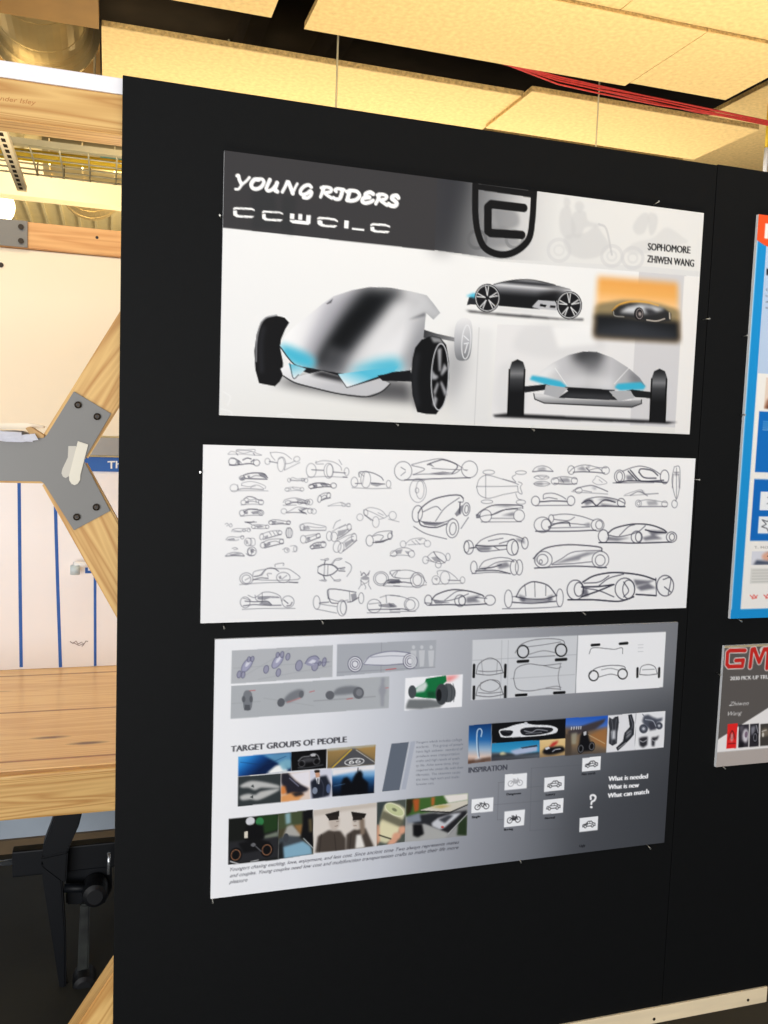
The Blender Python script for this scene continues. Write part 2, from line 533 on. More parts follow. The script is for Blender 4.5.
# ================================================================== the setting
struct('floor', bx(NB(), -5, 7, -5, 10, -0.05, 0), M['floor'])
struct('wall_back', bx(NB(), -5, 7, 9.6, 9.7, 0, 3.9), M['wall'])
struct('wall_low', bx(NB(), -2.2, 2.6, 1.74, 1.80, 0.0, 0.62), M['greywall'])
struct('baseboard_low', bx(NB(), -2.2, 2.6, 1.725, 1.74, 0.0, 0.052), mat('brown_baseboard', (104, 84, 56), 0.6, var=0.08))
bm = bx(NB(), -5, 7, -0.6, 5.05, 3.72, 3.80)
struct('ceiling', bm, M['deck'])
bm = NB()
for k in range(58):                                    # ribbed sheet: trough, rib, trough along Y
    x = -3.2 + k * 0.16
    bx(bm, x, x + 0.16, 5.05, 9.6, 3.70, 3.72); bx(bm, x, x + 0.022, 5.05, 9.6, 3.665, 3.70)
struct('ceiling_ribbed', bm, M['ribdeck'])
zb0 = V(0, 194, 5.0).z; zb1 = V(0, 160, 5.0).z
struct('trim_1', bx(NB(), -4.5, 6, 4.98, 5.12, zb0, zb1 + 0.05), M['cream'])
for k, xx in enumerate((0.62, 1.05)):
    struct('trim_%d' % (k + 2), bx(NB(), xx, xx + 0.09, -0.4, 4.9, 3.55, 3.72), M['joist'])

# ------------------------------------------------------------------ hung ceiling panels of pressed wood wool
GW = 'wood wool ceiling panels hung overhead'


def slab(x0, x1, y0, y1, z, label, t=0.022, m='wool'):
    r = thing('ceiling_panel', ((x0 + x1) / 2, (y0 + y1) / 2, z), label, 'ceiling panel', GW)
    part('face_sheet', bx(NB(), x0, x1, y0, y1, z, z + .004, 0.001), M[m], r)
    part('core', bx(NB(), x0 + .001, x1 - .001, y0 - .0005, y1 - .001, z + .004, z + t), M['wooledge'], r)
    return r


slab(0.585, 1.795, 0.862, 1.330, 2.90, 'beige pressed wood panel over the gap, with the longest far edge left of the fine joint')
slab(1.798, 2.215, 0.862, 1.300, 2.90, 'small beige wood wool panel ending at the free corner above the red cord')
slab(0.545, 1.475, -0.36, 0.858, 2.912, 'beige wood wool panel at the top edge, left of the short diagonal joint')
slab(1.478, 2.75, -0.36, 0.858, 2.912, 'beige wood wool panel in the top right corner, right of the short diagonal joint')
slab(-0.42, 0.47, 0.15, 1.292, 2.90, 'small corner of a beige ceiling panel at the top edge between two dark gaps')
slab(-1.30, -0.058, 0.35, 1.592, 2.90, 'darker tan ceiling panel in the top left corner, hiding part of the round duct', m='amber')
slab(-0.050, 1.500, 1.568, 2.75, 2.90, 'long beige wood wool panel directly above the black board, left of the step')
slab(1.488, 2.520, 1.475, 1.900, 2.885, 'beige wood wool panel above the black board with a red cord along its near edge')
slab(1.20, 2.515, 1.972, 2.80, 2.895, 'thin strip of beige ceiling panel just above the black board edge, below the corded panel')
slab(2.64, 4.2, 1.45, 3.8, 3.12, 'shaded tan ceiling panel at the right edge behind the yellow cable')
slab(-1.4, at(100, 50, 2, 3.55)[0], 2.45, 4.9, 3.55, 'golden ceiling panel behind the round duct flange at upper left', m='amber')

# ------------------------------------------------------------------ suspension wires, red cord, yellow cable
for (px, py, Y, lb) in ((338, 40, 1.42, 'thin grey suspension wire left of centre, hanging from the dark ceiling gap'),
                        (599, 90, 1.40, 'thin grey suspension wire under the red cord, above the right of the board')):
    p = V(px, py, Y)
    w = part('suspension_wire', tube(NB(), [(p.x, Y, 1.9), (p.x, Y, 3.72)], 0.0035, 6), M['wire'], loc=(p.x, Y, 1.9), smooth=True)
    tag(w, lb, 'wire', 'suspension wires behind the board')
r = thing('red_cord', Z(534, 70, 2.9), 'bundle of red cord strands stretched along the gap between ceiling panels', 'cord')
pa = [Z(505, 62, 2.905), Z(560, 77, 2.9), Z(600, 86, 2.895), Z(660, 99, 2.89), Z(700, 107, 2.89), Z(768, 121, 2.89), Z(800, 127, 2.89)]
offs = [(0, 0, 0, 0, 0, 0, 0), (0, 1.5, 1, -1, 0, 1, 1), (0, 3, 3, 1, 2, 2, 2), (0, 6, 6, 5, 3, 3, 3), (0, -1, 2, 3, 4, 0, 0)]
for k, of in enumerate(offs):
    pts = [p + Vector((0, 0.004 * k, -0.0035 * a)) for p, a in zip(pa, of)]
    part('strand', tube(NB(), pts, 0.0032, 6), M['red'], r, smooth=True)
r = thing('hanging_cable', V(766, 170, 1.75), 'yellow cable with white lower sleeve hanging at the right edge above the board', 'cable')
p0, p1, p2 = V(766.5, 96, 1.75), V(766.5, 148, 1.75), V(767, 176, 1.75)
part('yellow_sheath', tube(NB(), [(p1.x, 1.75, p1.z), (p1.x, 1.75, 3.12)], 0.008, 8), M['yellow'], r, smooth=True)
part('white_sleeve', tube(NB(), [(p1.x, 1.75, p1.z - .14), (p1.x, 1.75, p1.z)], 0.0095, 8), M['white'], r, smooth=True)


# ------------------------------------------------------------------ ducts, cable tray, slotted strut at upper left
def ring(bm, c, r0, r1, y0, y1, n=40):
    """hollow round duct along Y: outer radius r1, inner radius r0"""
    L = []
    for (r, y) in ((r1, y0), (r1, y1), (r0, y1), (r0, y0)):
        L.append([bm.verts.new((c[0] + r * math.cos(2 * math.pi * k / n), y, c[1] + r * math.sin(2 * math.pi * k / n))) for k in range(n)])
    for a in range(4):
        A, B = L[a], L[(a + 1) % 4]
        for k in range(n): bm.faces.new((A[k], A[(k + 1) % n], B[(k + 1) % n], B[k]))
    return bm


def depth(p): return float((np.array(p) - CAM) @ RM @ np.array([0, 0, -1.0]))


for (px, py, rp, y0, y1, lb, parts) in ((42, 16, 45, 1.66, 2.20, 'shiny round metal duct with a wide collar in the top left corner', True),
                                        (91, 190, 30, 5.13, 5.6, 'round bottom of a far metal duct under the cream beam, above the timber rail', False)):
    c = V(px, py, y1); R_ = rp / FPX * depth(c)
    r = thing('round_duct', (c.x, y0, c.z), lb, 'duct', 'round metal ducts')
    part('duct_tube', ring(NB(), (c.x, c.z), R_ - .008, R_, y0, y1), M['galv'], r, smooth=False)
    for k in range(2):
        yy = y0 + (y1 - y0) * (k * .45 + .35)
        part('seam_ring', ring(NB(), (c.x, c.z), R_, R_ + .0015, yy, yy + .006), M['galv'], r)
    if parts:
        part('collar', ring(NB(), (c.x, c.z), R_ - .01, R_ * 1.10, y1, y1 + .05), M['galv'], r)
        part('flange', ring(NB(), (c.x, c.z), R_ * .9, R_ * 1.24, y1 + .05, y1 + .07), M['galv'], r)
        part('end_cap', ring(NB(), (c.x, c.z), .01, R_ - .008, y1 - .01, y1), M['galv'], r)
    else:
        part('end_cap', ring(NB(), (c.x, c.z), .01, R_ - .008, y1 - .01, y1), M['galv'], r)
dz_ = V(90, 152, 3.45).z; dx_ = V(44, 152, 3.45).x
r = thing('cross_duct', (dx_, 3.45, dz_), 'shiny metal duct running sideways above the wire cable tray', 'duct')
bm = tube(NB(), [(dx_, 3.45, dz_), (0.9, 3.45, dz_)], 0.15, 28); part('duct_tube', bm, M['galv'], r, smooth=True)
for xx in (-.1, .6): part('hanger_rod', tube(NB(), [(xx, 3.45, dz_ + .1), (xx, 3.45, 3.725)], .006, 6), M['wire'], r)
for k in range(4): part('seam_ring', tube(NB(), [(dx_ + .03 + .16 * k, 3.45, dz_), (dx_ + .038 + .16 * k, 3.45, dz_)], 0.153, 28), M['galv'], r)

zt = 2.75
yn = (Z(8, 143, zt).y + Z(121, 158, zt).y) / 2; yf = (Z(27, 174, zt).y + Z(121, 184, zt).y) / 2
r = thing('cable_tray', (-0.1, yn, zt), 'wire basket cable tray hung above the timber rail at upper left', 'cable tray')
part('side_rail', bx(NB(), -1.2, 0.9, yn - .02, yn + .02, zt, zt + .025), M['wire'], r)
for k in range(5):
    y = yn + (yf - yn) * (k + 1) / 5
    part('long_wire', tube(NB(), [(-1.2, y, zt), (0.9, y, zt)], 0.004, 6), M['wire'], r, smooth=True)
for k in range(18):
    x = -1.17 + k * .118
    part('cross_wire', tube(NB(), [(x, yn, zt - .003), (x, yf, zt - .003), (x, yf + .004, zt + .06)], 0.004, 6), M['wire'], r, smooth=True)
yc = (Z(20, 160, zt).y + Z(121, 172, zt).y) / 2
c1 = part('yellow_cable', tube(NB(), [(-1.2, yc, zt + .03), (-.5, yc + .02, zt + .03), (.9, yc - .01, zt + .03)], 0.026, 10), M['yellow'], loc=(-.1, yc, zt), smooth=True)
tag(c1, 'thick yellow cable lying along the wire cable tray', 'cable')
c2 = part('teal_cable', tube(NB(), [(-.06, yn + .06, zt + .02), (.9, yn + .03, zt + .02)], 0.014, 8), mat('teal_sheath', (70, 140, 124), 0.5, var=.03), loc=(.1, yn, zt), smooth=True)
tag(c2, 'teal cable on the near side of the wire cable tray', 'cable')
# slotted strut along Y
zs = 2.70
a, b = Z(-6, 124, zs), Z(25, 192, zs); xs = (a.x + b.x) / 2
r = thing('slotted_strut', (xs, b.y, zs), 'perforated cream metal strut end pointing away under the cable tray', 'strut')
part('channel', bx(NB(), xs - .022, xs + .022, a.y - .7, b.y, zs, zs + .03, .002), M['cream'], r)
for k in range(22):
    y = b.y - .04 - k * .075
    part('slot', bx(NB(), xs - .008, xs + .008, y - .045, y, zs - .0008, zs + .0004), M['joist'], r)
gl = mat('lamp_glow', (255, 240, 205), 0.5); gl.node_tree.nodes['Principled BSDF'].inputs['Emission Color'].default_value = (1, .82, .5, 1)
gl.node_tree.nodes['Principled BSDF'].inputs['Emission Strength'].default_value = 6
c = V(-4, 206, 5.5)  # overexposed glare on the deck, made as an added glowing globe on a stem
r = thing('ceiling_lamp', (c.x, 5.5, 3.66), 'glowing lamp under the ribbed ceiling at the left edge', 'lamp')
bm = NB(); bmesh.ops.create_uvsphere(bm, u_segments=24, v_segments=14, radius=.13); bmesh.ops.translate(bm, verts=bm.verts, vec=(c.x, 5.5, c.z)); part('globe', bm, gl, r, smooth=True)
part('stem', tube(NB(), [(c.x, 5.5, c.z + .12), (c.x, 5.5, 3.67)], .012, 8), M['wire'], r, smooth=True)

# ================================================================== the black boards and their timber frame
PW, PT, PB = 1.2192, 2.18, 0.2866
r = part('display_board', bx(NB(), 0, PW - .0012, 0, .012, PB, PT, .0012), M['panel'], loc=(0, 0, PB))
tag(r, 'large matte black display board carrying the three white sheets', 'display board', 'black display boards')
r = part('display_board', bx(NB(), PW + .0004, PW * 2, 0, .012, PB, PT + .002, .0012), M['panel'], loc=(PW, 0, PB))
tag(r, 'black display board on the right, behind the blue bordered poster', 'display board', 'black display boards')


def beam(name, p0, p1, h, y0, y1, m, parent, bev=.003):
    p0, p1 = Vector((p0[0], 0, p0[1])), Vector((p1[0], 0, p1[1]))
    d = (p1 - p0).normalized(); n = Vector((-d.z, 0, d.x)) * (h / 2)
    bm = prism(NB(), [p0 + n + Vector((0, y0, 0)), p1 + n + Vector((0, y0, 0)), p1 - n + Vector((0, y0, 0)), p0 - n + Vector((0, y0, 0))], (0, y1 - y0, 0), bev)
    ang = math.atan2(d.z, d.x)
    fr = Matrix.Translation((p0 + p1) / 2 + Vector((0, (y0 + y1) / 2, 0))) @ Matrix.Rotation(-ang, 4, 'Y')
    return part(name, bm, m, parent, frame=fr)


FY = .014
fr = thing('timber_stand', (-.3, .05, 0), 'pale pine honeycomb frame carrying the black boards, with grey steel joint plate', 'timber stand')
beam('top_beam', (-1.5, 2.1175), (2.44, 2.1175), .069, FY, FY + .065, M['pine'], fr)
Lx, Lz = V(70, 461, FY).x, V(70, 461, FY).z
c60, s60, HL = .5, .866, .62
hb = .082
beam('cross_beam', (Lx - .62, Lz), (Lx + .01, Lz), hb, FY + .003, FY + .058, M['pine'], fr)
def along(p, q, length, back=0.0):
    a_, b_ = V(*p, FY), V(*q, FY); d_ = (b_ - a_).normalized()
    return ((a_ - d_ * back).x, (a_ - d_ * back).z), ((a_ + d_ * length).x, (a_ + d_ * length).z)


u0, u1 = along((65.2, 447.5), (140, 326.5), .60)
beam('brace', u0, u1, .0845, FY + .003, FY + .06, M['pine'], fr)
u0, B1 = along((63.7, 473.2), (134.2, 600.2), .60)
beam('brace', u0, B1, .0845, FY + .0031, FY + .06, M['pine'], fr)
u0, u1 = along((96.5, 1036), (131.5, 983), .62, .45)
beam('brace', u0, u1, .085, FY, FY + .058, M['pine'], fr)
beam('cross_beam', (B1[0], B1[1]), (B1[0] + .62, B1[1]), hb, FY, FY + .058, M['pine'], fr)
beam('post', (2.40, 0.0), (2.40, 2.08), hb, FY, FY + .06, M['pine'], fr)
beam('post', (.62, 0.0), (.62, 2.08), hb, FY, FY + .06, M['pine'], fr)
beam('post', (-1.46, 0.0), (-1.46, 2.08), hb, FY, FY + .06, M['pine'], fr)
# joint plate, bolts, adhesive strips
gy = FY - .001
k8 = K(0, 380, 5.486)
pl = k8([(-300, 325), (0, 322), (240, 318), (258, 300), (405, 62), (610, 185), (470, 425), (462, 445), (605, 718), (405, 825), (243, 570), (225, 556), (0, 553), (-300, 552)])
g = part('joint_plate', prism(NB(), [V(x, y, gy) for x, y in pl], (0, .004, 0), .0006), M['gusset'], fr)
g['label'] = 'grey painted steel joint plate'
for (x, y) in ((428, 137), (533, 201), (528, 697), (421, 751)):
    q = V(*k8([(x, y)])[0], gy)
    bm = tube(NB(), [q + Vector((0, .001, 0)), q + Vector((0, -.004, 0)), q + Vector((0, -.006, 0))], [.0062, .0062, .0035], 14)
    b = part('bolt', bm, M['bolt'], g)
    part('hex_socket', tube(NB(), [q + Vector((0, -.0055, 0)), q + Vector((0, -.0066, 0))], .0022, 6), M['rubber'], g)
t = part('burnt_lettering', NB(), M['burn'], fr)


def lettering(name, s, o, e, h, m, parent=None, Y=None, bold=0.0, shear=0.0, t=.0006):
    """raised letters on the plane Y; o and e = baseline ends (pixels), h = cap height in pixels"""
    v, tr = glyphs(s, bold, shear)
    O, E_ = V(*o, Y), V(*e, Y); U = V(o[0], o[1] - h, Y) - O
    W = v[:, 0].max()
    bm = NB()
    vs = [bm.verts.new(O + (E_ - O) * (a / W) + U * b) for a, b in v]
    for q in tr:
        try: bm.faces.new([vs[i] for i in q])
        except ValueError: pass
    r_ = bmesh.ops.extrude_face_region(bm, geom=bm.faces[:])
    bmesh.ops.translate(bm, verts=[x for x in r_['geom'] if isinstance(x, bmesh.types.BMVert)], vec=(0, -t, 0))
    return part(name, bm, m, parent)


bpy.data.objects.remove(t)
lettering('burnt_lettering', 'nder Isley', (0, 100.5), (36, 105), 5.0, M['burn'], fr, FY, .0, .25, .0003)
sg = 'adhesive strips on the steel joint plate'
for kk, (pts, dy, lb) in enumerate((([(375, 362), (418, 362), (420, 430), (398, 500), (378, 528), (360, 538), (345, 530), (337, 512), (342, 488), (372, 425)], .0012, 'shorter white rounded strip on the grey plate, half hidden by the longer one'),
                                    ([(427, 335), (484, 354), (441, 522), (440, 548), (428, 568), (410, 577), (392, 570), (380, 550), (379, 525)], .0030, 'longer white round-ended strip lying on top, stuck to the grey plate'))):
    q = [V(x, y, gy - dy) for x, y in k8(pts)]
    o = part('adhesive_strip', prism(NB(), q, (0, .0012 if kk == 0 else .0016, 0), .0003), M['stick'] if kk else mat('grey_stick', (200, 194, 182), 0.6, var=0.03), loc=q[0])  # lower strip is the same white, its shade put into a darker colour
    tag(o, lb, 'strip', sg)
# white strip on the beam, rail under the boards
o = part('white_ledge', bx(NB(), -1.5, 2.44, FY, FY + .07, 2.1525, 2.1795, .0015), M['whitestrip'], loc=(-.7, FY, 2.15))
tag(o, 'white painted strip lying on top of the pine beam at upper left', 'ledge')
o = thing('bottom_rail', (.7, 0, .247), 'pale wooden rail under the black boards at lower right, held by screws', 'rail')
part('rail', bx(NB(), -.02, 1.514, -.004, .0135, .2475, .2862, .0015), M['rail'], o)
for px, py in ((654, 1019), (748, 1000), (560, 1040)):
    q = V(px, py, -.004)
    part('screw', tube(NB(), [q + Vector((0, .002, 0)), q + Vector((0, -.001, 0))], .0035, 10), M['bolt'], o)
# crumpled paper and kraft paper on the cross beam
zt_ = Lz + hb / 2
bm = NB()
for (x0, x1, h0, tw) in ((-.30, -.150, .006, .012), (-.30, -.160, .014, -.004), (-.30, -.146, .0025, .02)):
    n = 6
    rows = []
    for i in range(n + 1):
        u = i / n; x = x0 + (x1 - x0) * u
        z = zt_ + .002 + h0 * (1 - u) + .003 * math.sin(9 * u + tw * 200)
        rows.append([bm.verts.new((x + tw * .6, .003, z - .017 * (1 - u * .5))), bm.verts.new((x + tw * .3, .007, z + .002)), bm.verts.new((x, .05, z + .003)), bm.verts.new((x - tw, .075, z + .004))])
    for A, B in zip(rows[:-1], rows[1:]):
        for j in range(3): bm.faces.new((A[j], A[j + 1], B[j + 1], B[j]))
r_ = bmesh.ops.solidify(bm, geom=bm.faces[:], thickness=.0012)
o = part('folded_paper', bm, M['paper'], loc=(-.2, .04, zt_)); tag(o, 'folded white paper sheets hanging over the grey plated beam at left', 'paper')
bm = NB()
q = [V(x, y, FY) for x, y in ((25, 428), (30, 426.5), (45, 436), (42, 439.5), (27, 438.5), (29, 433))]
prism(bm, q, (0, .045, 0), .001)
o = part('kraft_paper_scrap', bm, M['kraft'], loc=q[3]); tag(o, 'crumpled brown paper scrap wedged in the corner above the joint plate', 'scrap')
bm = NB()
q = [V(x, y, FY + .03) for x, y in ((-30, 424), (28, 423), (44, 426), (44, 428), (10, 429), (-30, 430))]
prism(bm, q, (0, .03, 0), .001)
o = part('cream_card', bm, M['board'], loc=q[0]); tag(o, 'thin cream card lying behind the folded paper on the beam', 'card')

# ================================================================== the boards behind and the workbench
BY = 1.47
o = part('upper_board', bx(NB(), -1.5, 1.0, BY, BY + .02, 1.545, 2.134, .002), M['board'], loc=(-.3, BY, 1.54))
tag(o, 'plain cream wall board between the timber rail and the joint plate', 'board')
sc_ = V(1, 265, BY)
s2 = part('screw', tube(NB(), [sc_ + Vector((0, .002, 0)), sc_ + Vector((0, -.003, 0))], .008, 10), M['bolt'], o)
o = part('metal_strip', bx(NB(), -1.5, 1.0, BY - .012, BY + .02, 1.479, 1.540, .002), M['alu'], loc=(-.3, BY, 1.479))
tag(o, 'grey metal strip between the cream board and the taped whiteboard', 'strip')
wb = thing('taped_whiteboard', (-.3, BY, .75), 'whiteboard divided by upright blue tape lines, standing on the pine bench', 'whiteboard')
part('board', bx(NB(), -1.5, 1.0, BY, BY + .02, .757, 1.474, .002), M['wboard'], wb)


def tape(pts, w):
    bm = NB()
    P = [V(x, y, BY - .0007) for x, y in pts]
    L, R_ = [], []
    for i, p in enumerate(P):
        d0 = (P[i] - P[i - 1]).normalized() if i else (P[1] - P[0]).normalized()
        d1 = (P[i + 1] - P[i]).normalized() if i < len(P) - 1 else d0
        n0, n1 = Vector((-d0.z, 0, d0.x)), Vector((-d1.z, 0, d1.x)); n = (n0 + n1).normalized()
        n = n * (w / 2 / max(.3, n.dot(n0)))
        L.append(p + n); R_.append(p - n)
    prism(bm, L + R_[::-1], (0, .0006, 0))
    return part('tape_line', bm, M['tape'], wb)


tape([(19, 475), (20, 580), (21.2, 667.2)], .0105)
tape([(54.5, 475), (57.5, 580), (60.5, 667.2)], .0105)
tape([(104, 563), (86.5, 562), (86.5, 572), (95, 572), (95.2, 666)], .0090)
tape([(-16, 475), (-16, 667.2)], .0105)
for k in range(5):
    q = [(70, 642), (75, 640), (74, 646), (80, 643), (82, 648), (86, 640), (88, 641)]
bm = NB(); tube(bm, [V(x, y, BY - .0006) for x, y in ((70, 641.5), (73, 643.5), (76, 641), (78, 644), (82, 642), (83, 645.5), (86, 641), (88, 641.5))], .0016, 5)
part('scribble', bm, M['ink'], wb)
bm = NB(); tube(bm, [V(x, y, BY - .0006) for x, y in ((73, 642.5), (79, 645.5), (84, 643.5), (82, 646.5))], .0014, 5)
part('scribble', bm, M['ink'], wb)
bn = thing('blue_banner', V(104, 465, BY), 'blue banner strip with white lettering behind the timber joint', 'banner')
z0_, z1_ = 1.4255, 1.4735
part('strip', bx(NB(), V(84, 465, BY).x, .9, BY - .004, BY - .0008, z0_, z1_, .0005), M['banner'], bn)
lettering('lettering', 'Th', (107.5, 468.5), (121, 468), 7.6, M['white'], bn, BY - .0042, .02)
pg = thing('wall_hook', V(80, 565, BY), 'white wall hook with pale blue cap on the whiteboard below the joint', 'hook')
q0, q1 = V(74, 564.5, BY - .05), V(92, 564.5, BY - .02)
part('arm', tube(NB(), [q0, q1, q1 + Vector((.01, .019, 0))], .010, 10), M['white'], pg, smooth=True)
q2 = V(75, 569, BY - .05)
part('cap', tube(NB(), [q2 + Vector((0, 0, -.018)), q2 + Vector((0, 0, .012))], [.015, .015], 14), mat('pale_blue', (196, 212, 220), .5, var=.02), pg, smooth=True)
br = thing('timber_rail', (-.3, BY, 2.135), 'orange pine rail across the top of the cream board, behind the frame', 'rail')
beam('rail', (-1.5, 2.178), (1.0, 2.178), .084, BY - .01, BY + .05, wood('pine_orange', (226, 176, 116), (206, 148, 88), rings=5), br)
xe = V(28, 235, BY).x
g = part('joint_plate', bx(NB(), -1.0, xe, BY - .016, BY - .0101, 2.138, 2.221, .0006), M['gusset'], br)
for px, py in ((21, 227), (21, 241), (14, 300)):
    if py > 260: continue
    q = V(px, py, BY - .016); part('bolt', tube(NB(), [q + Vector((0, .002, 0)), q + Vector((0, -.006, 0))], .0085, 12), M['bolt'], g)
q = V(97, 237.5, BY - .0101); part('nail_hole', tube(NB(), [q, q + Vector((0, -.0006, 0))], .005, 10), M['rubber'], br)
beam('upright', (.85, .76), (.85, 2.13), .07, BY + .0205, BY + .06, M['pine'], br)
beam('upright', (-1.45, .76), (-1.45, 2.13), .07, BY + .0205, BY + .06, M['pine'], br)

# workbench
wbn = thing('workbench', (-.3, 1.0, 0), 'pine topped workbench with thick front edge and black steel legs', 'workbench')
ty = .52
bm = NB(); bx(bm, -1.5, 1.0, ty + .03, 1.60, .700, .7565, .003)
part('tabletop', bm, M['pine_table'], wbn)
bm = NB(); bx(bm, -1.5, 1.0, ty, ty + .0295, .646, .7545, .006)
part('front_board', bm, M['pine'], wbn)
LY = .86


def bar(name, pts, Y, t, m=M['black'], bev=.004):
    return part(name, prism(NB(), [V(x, y, Y) for x, y in pts], (0, t, 0), bev), m, wbn)


bar('upper_arm', [(57, 808), (84, 806), (79, 826), (69, 848), (66, 862), (42, 862), (43, 846), (50, 828)], LY, .05)
bar('pivot_block', [(41, 858), (68, 852), (66, 884), (60, 880), (44, 868)], LY - .006, .06)
bar('lower_arm', [(41, 864), (62, 880), (65.5, 935), (66, 992), (60, 992), (52, 940), (44, 890)], LY, .045)
bar('side_plate', [(66, 853), (112, 853), (112, 890), (104, 905), (66, 905)], LY + .06, .03)
for (px, py, rr) in ((95, 894, 12.5), (84, 984, 11)):
    q = V(px, py, LY); Rm = rr / FPX * depth(q)
    kb = part('round_knob' if py < 950 else 'caster_wheel', tube(NB(), [q + Vector((0, .05, 0)), q + Vector((0, .01, 0)), q + Vector((0, -.012, 0)), q + Vector((0, -.02, 0))], [Rm, Rm, Rm * .92, Rm * .6], 28), M['rubber'], wbn)
    part('axle', tube(NB(), [V(64, py - 6 if py < 950 else py + 2, LY + .02), V(px, py - 6 if py < 950 else py + 2, LY + .02)], .012, 10), M['black'], kb, smooth=True)
bar('post', [(80, 905), (90, 905), (88, 1000), (76, 1000)], LY + .02, .02, M['worn'])
q0, q1 = V(-120, 864, LY + .05), V(140, 858, LY + .05)
part('crossbar', bx(NB(), V(12, 862, LY + .05).x, .75, LY + .05, LY + .09, V(12, 878, LY + .05).z, V(12, 852.5, LY + .05).z, .004), M['black'], wbn)
q = V(6, 863, LY + .07)
part('chrome_rod', tube(NB(), [(-1.3, LY + .07, q.z), (V(13, 863, LY + .07).x, LY + .07, q.z)], .0085, 12), M['chrome'], wbn, smooth=True)
q = V(109, 853, LY - .02); q1 = V(108.5, 874, LY - .02)
part('chrome_tube', tube(NB(), [q1, q], .0045, 12), M['chrome'], wbn, smooth=True)
for xx in (-1.38, .86):
    part('leg', bx(NB(), xx - .03, xx + .03, .9, .96, 0, .70, .004), M['black'], wbn)
    part('leg', bx(NB(), xx - .03, xx + .03, 1.42, 1.48, 0, .70, .004), M['black'], wbn)

# ================================================================== the printed sheets
PY_ = -.008
G_P = 'printed sheets pinned to the display boards'


def poster(x0, x1, z0, z1, tilt, label, cat='poster', den=650, side=(226, 227, 228)):
    r = thing('poster', ((x0 + x1) / 2, PY_, z0), label, cat, G_P)
    cx, cz = (x0 + x1) / 2, (z0 + z1) / 2; hw, hh = (x1 - x0) / 2, (z1 - z0) / 2
    c, s = math.cos(tilt), math.sin(tilt)
    q = [Vector((cx + c * u - s * v, PY_ + .0003, cz + s * u + c * v)) for u, v in ((-hw, hh), (hw, hh), (hw, -hh), (-hw, -hh))]
    part('backing_board', prism(NB(), q, (0, .0072, 0)), M['foam'], r)
    return r, Canvas(x0, x1, z0, z1, PY_, den, tilt)


# ------------------------------------------------------------------ sheet 1: the title sheet
X1, Z1, W1, H1 = .6806, 1.8399, .5057, .2345
r1, c = poster(X1 - W1, X1 + W1, Z1 - H1, Z1 + H1, .0006, 'top sheet on the black board, with white brush title and grey car renderings')
c.img[:] = grad((300, 240), (320, 420), (0, (231, 231, 231)), (.6, (229, 229, 229)), (1, (222, 221, 218)))(c.PX, c.PY)
R1 = K(210, 140, 2.954); R2 = K(450, 170, 2.954); R3 = K(240, 275, 6.4); R4 = K(350, 275, 5.908); R5 = K(460, 270, 5.908); R6 = K(490, 340, 3.84)
R7 = K(580, 265, 6.144); R8 = K(430, 170, 2.743); RB = K(210, 280, 2.954); RQ = K(450, 260, 2.954); RA = K(225, 160, 7.68); RT = K(320, 165, 7.68)
# right-hand background blocks
c.poly(RQ([(140, 190), (560, 205), (540, 492), (120, 484)]), (222, 221, 222))
c.poly(RQ([(560, 5), (700, 20), (672, 495), (532, 488)]), (203, 202, 205))
c.poly(RQ([(692, 48), (742, 52), (712, 515), (664, 510)]), (229, 227, 225))
c.poly(RQ([(0, 195), (128, 205), (118, 490), (0, 470)]), (216, 216, 217), .7, f=3)
c.stroke(RQ([(86, 200), (72, 488)]), .8, (186, 186, 188), .7, sm=False)
# bottom-left faint folds
for q in ([(40, 330), (60, 345), (52, 370)], [(30, 380), (60, 388), (66, 402)], [(200, 400), (230, 395), (250, 408)]):
    c.stroke(RB(q), 1.4, (240, 240, 239), .4)
# faint motorcycles behind the front view
for q in ([(190, 235), (230, 195), (330, 190), (400, 215), (455, 240), (440, 275), (300, 290), (200, 270)], [(140, 330), (170, 300), (215, 310), (220, 440), (160, 460), (130, 420)]):
    c.poly(RQ(q), (205, 205, 207), .55, f=3, sm=True)
c.poly(RQ([(300, 195), (420, 190), (430, 250), (320, 260)]), (236, 236, 236), .8, f=2)
c.poly(RQ([(0, 130), (0, 0), (40, -30), (60, 40)]), (228, 228, 228), .5, f=4)
# header band
c.part('header_band')
c.poly(RQ([(-60, -80), (740, -70), (744, 50), (560, 35), (145, 4), (0, -18)]), (214, 214, 214))
c.poly([(434, 170), (712, 205), (707, 272), (640, 266), (499, 259), (434, 250)], grad((437, 200), (640, 225), (0, (62, 62, 65)), (.12, (84, 85, 88)), (.28, (140, 141, 144)), (.42, (196, 196, 197)), (.6, (217, 217, 216)), (1, (222, 221, 219))))
c.poly([(437, 176), (470, 180), (447, 250), (434, 250)], (46, 47, 52), .75, f=8)
c.poly([(220, 140), (437.5, 176), (434.6, 250.6), (219, 227.3)], (57, 56, 58))
for q in ([(120, 150), (190, 140), (200, 260), (125, 265)], [(215, 165), (255, 170), (245, 280), (205, 270)]):
    c.poly(R1(q), (47, 49, 51), .6, f=2)
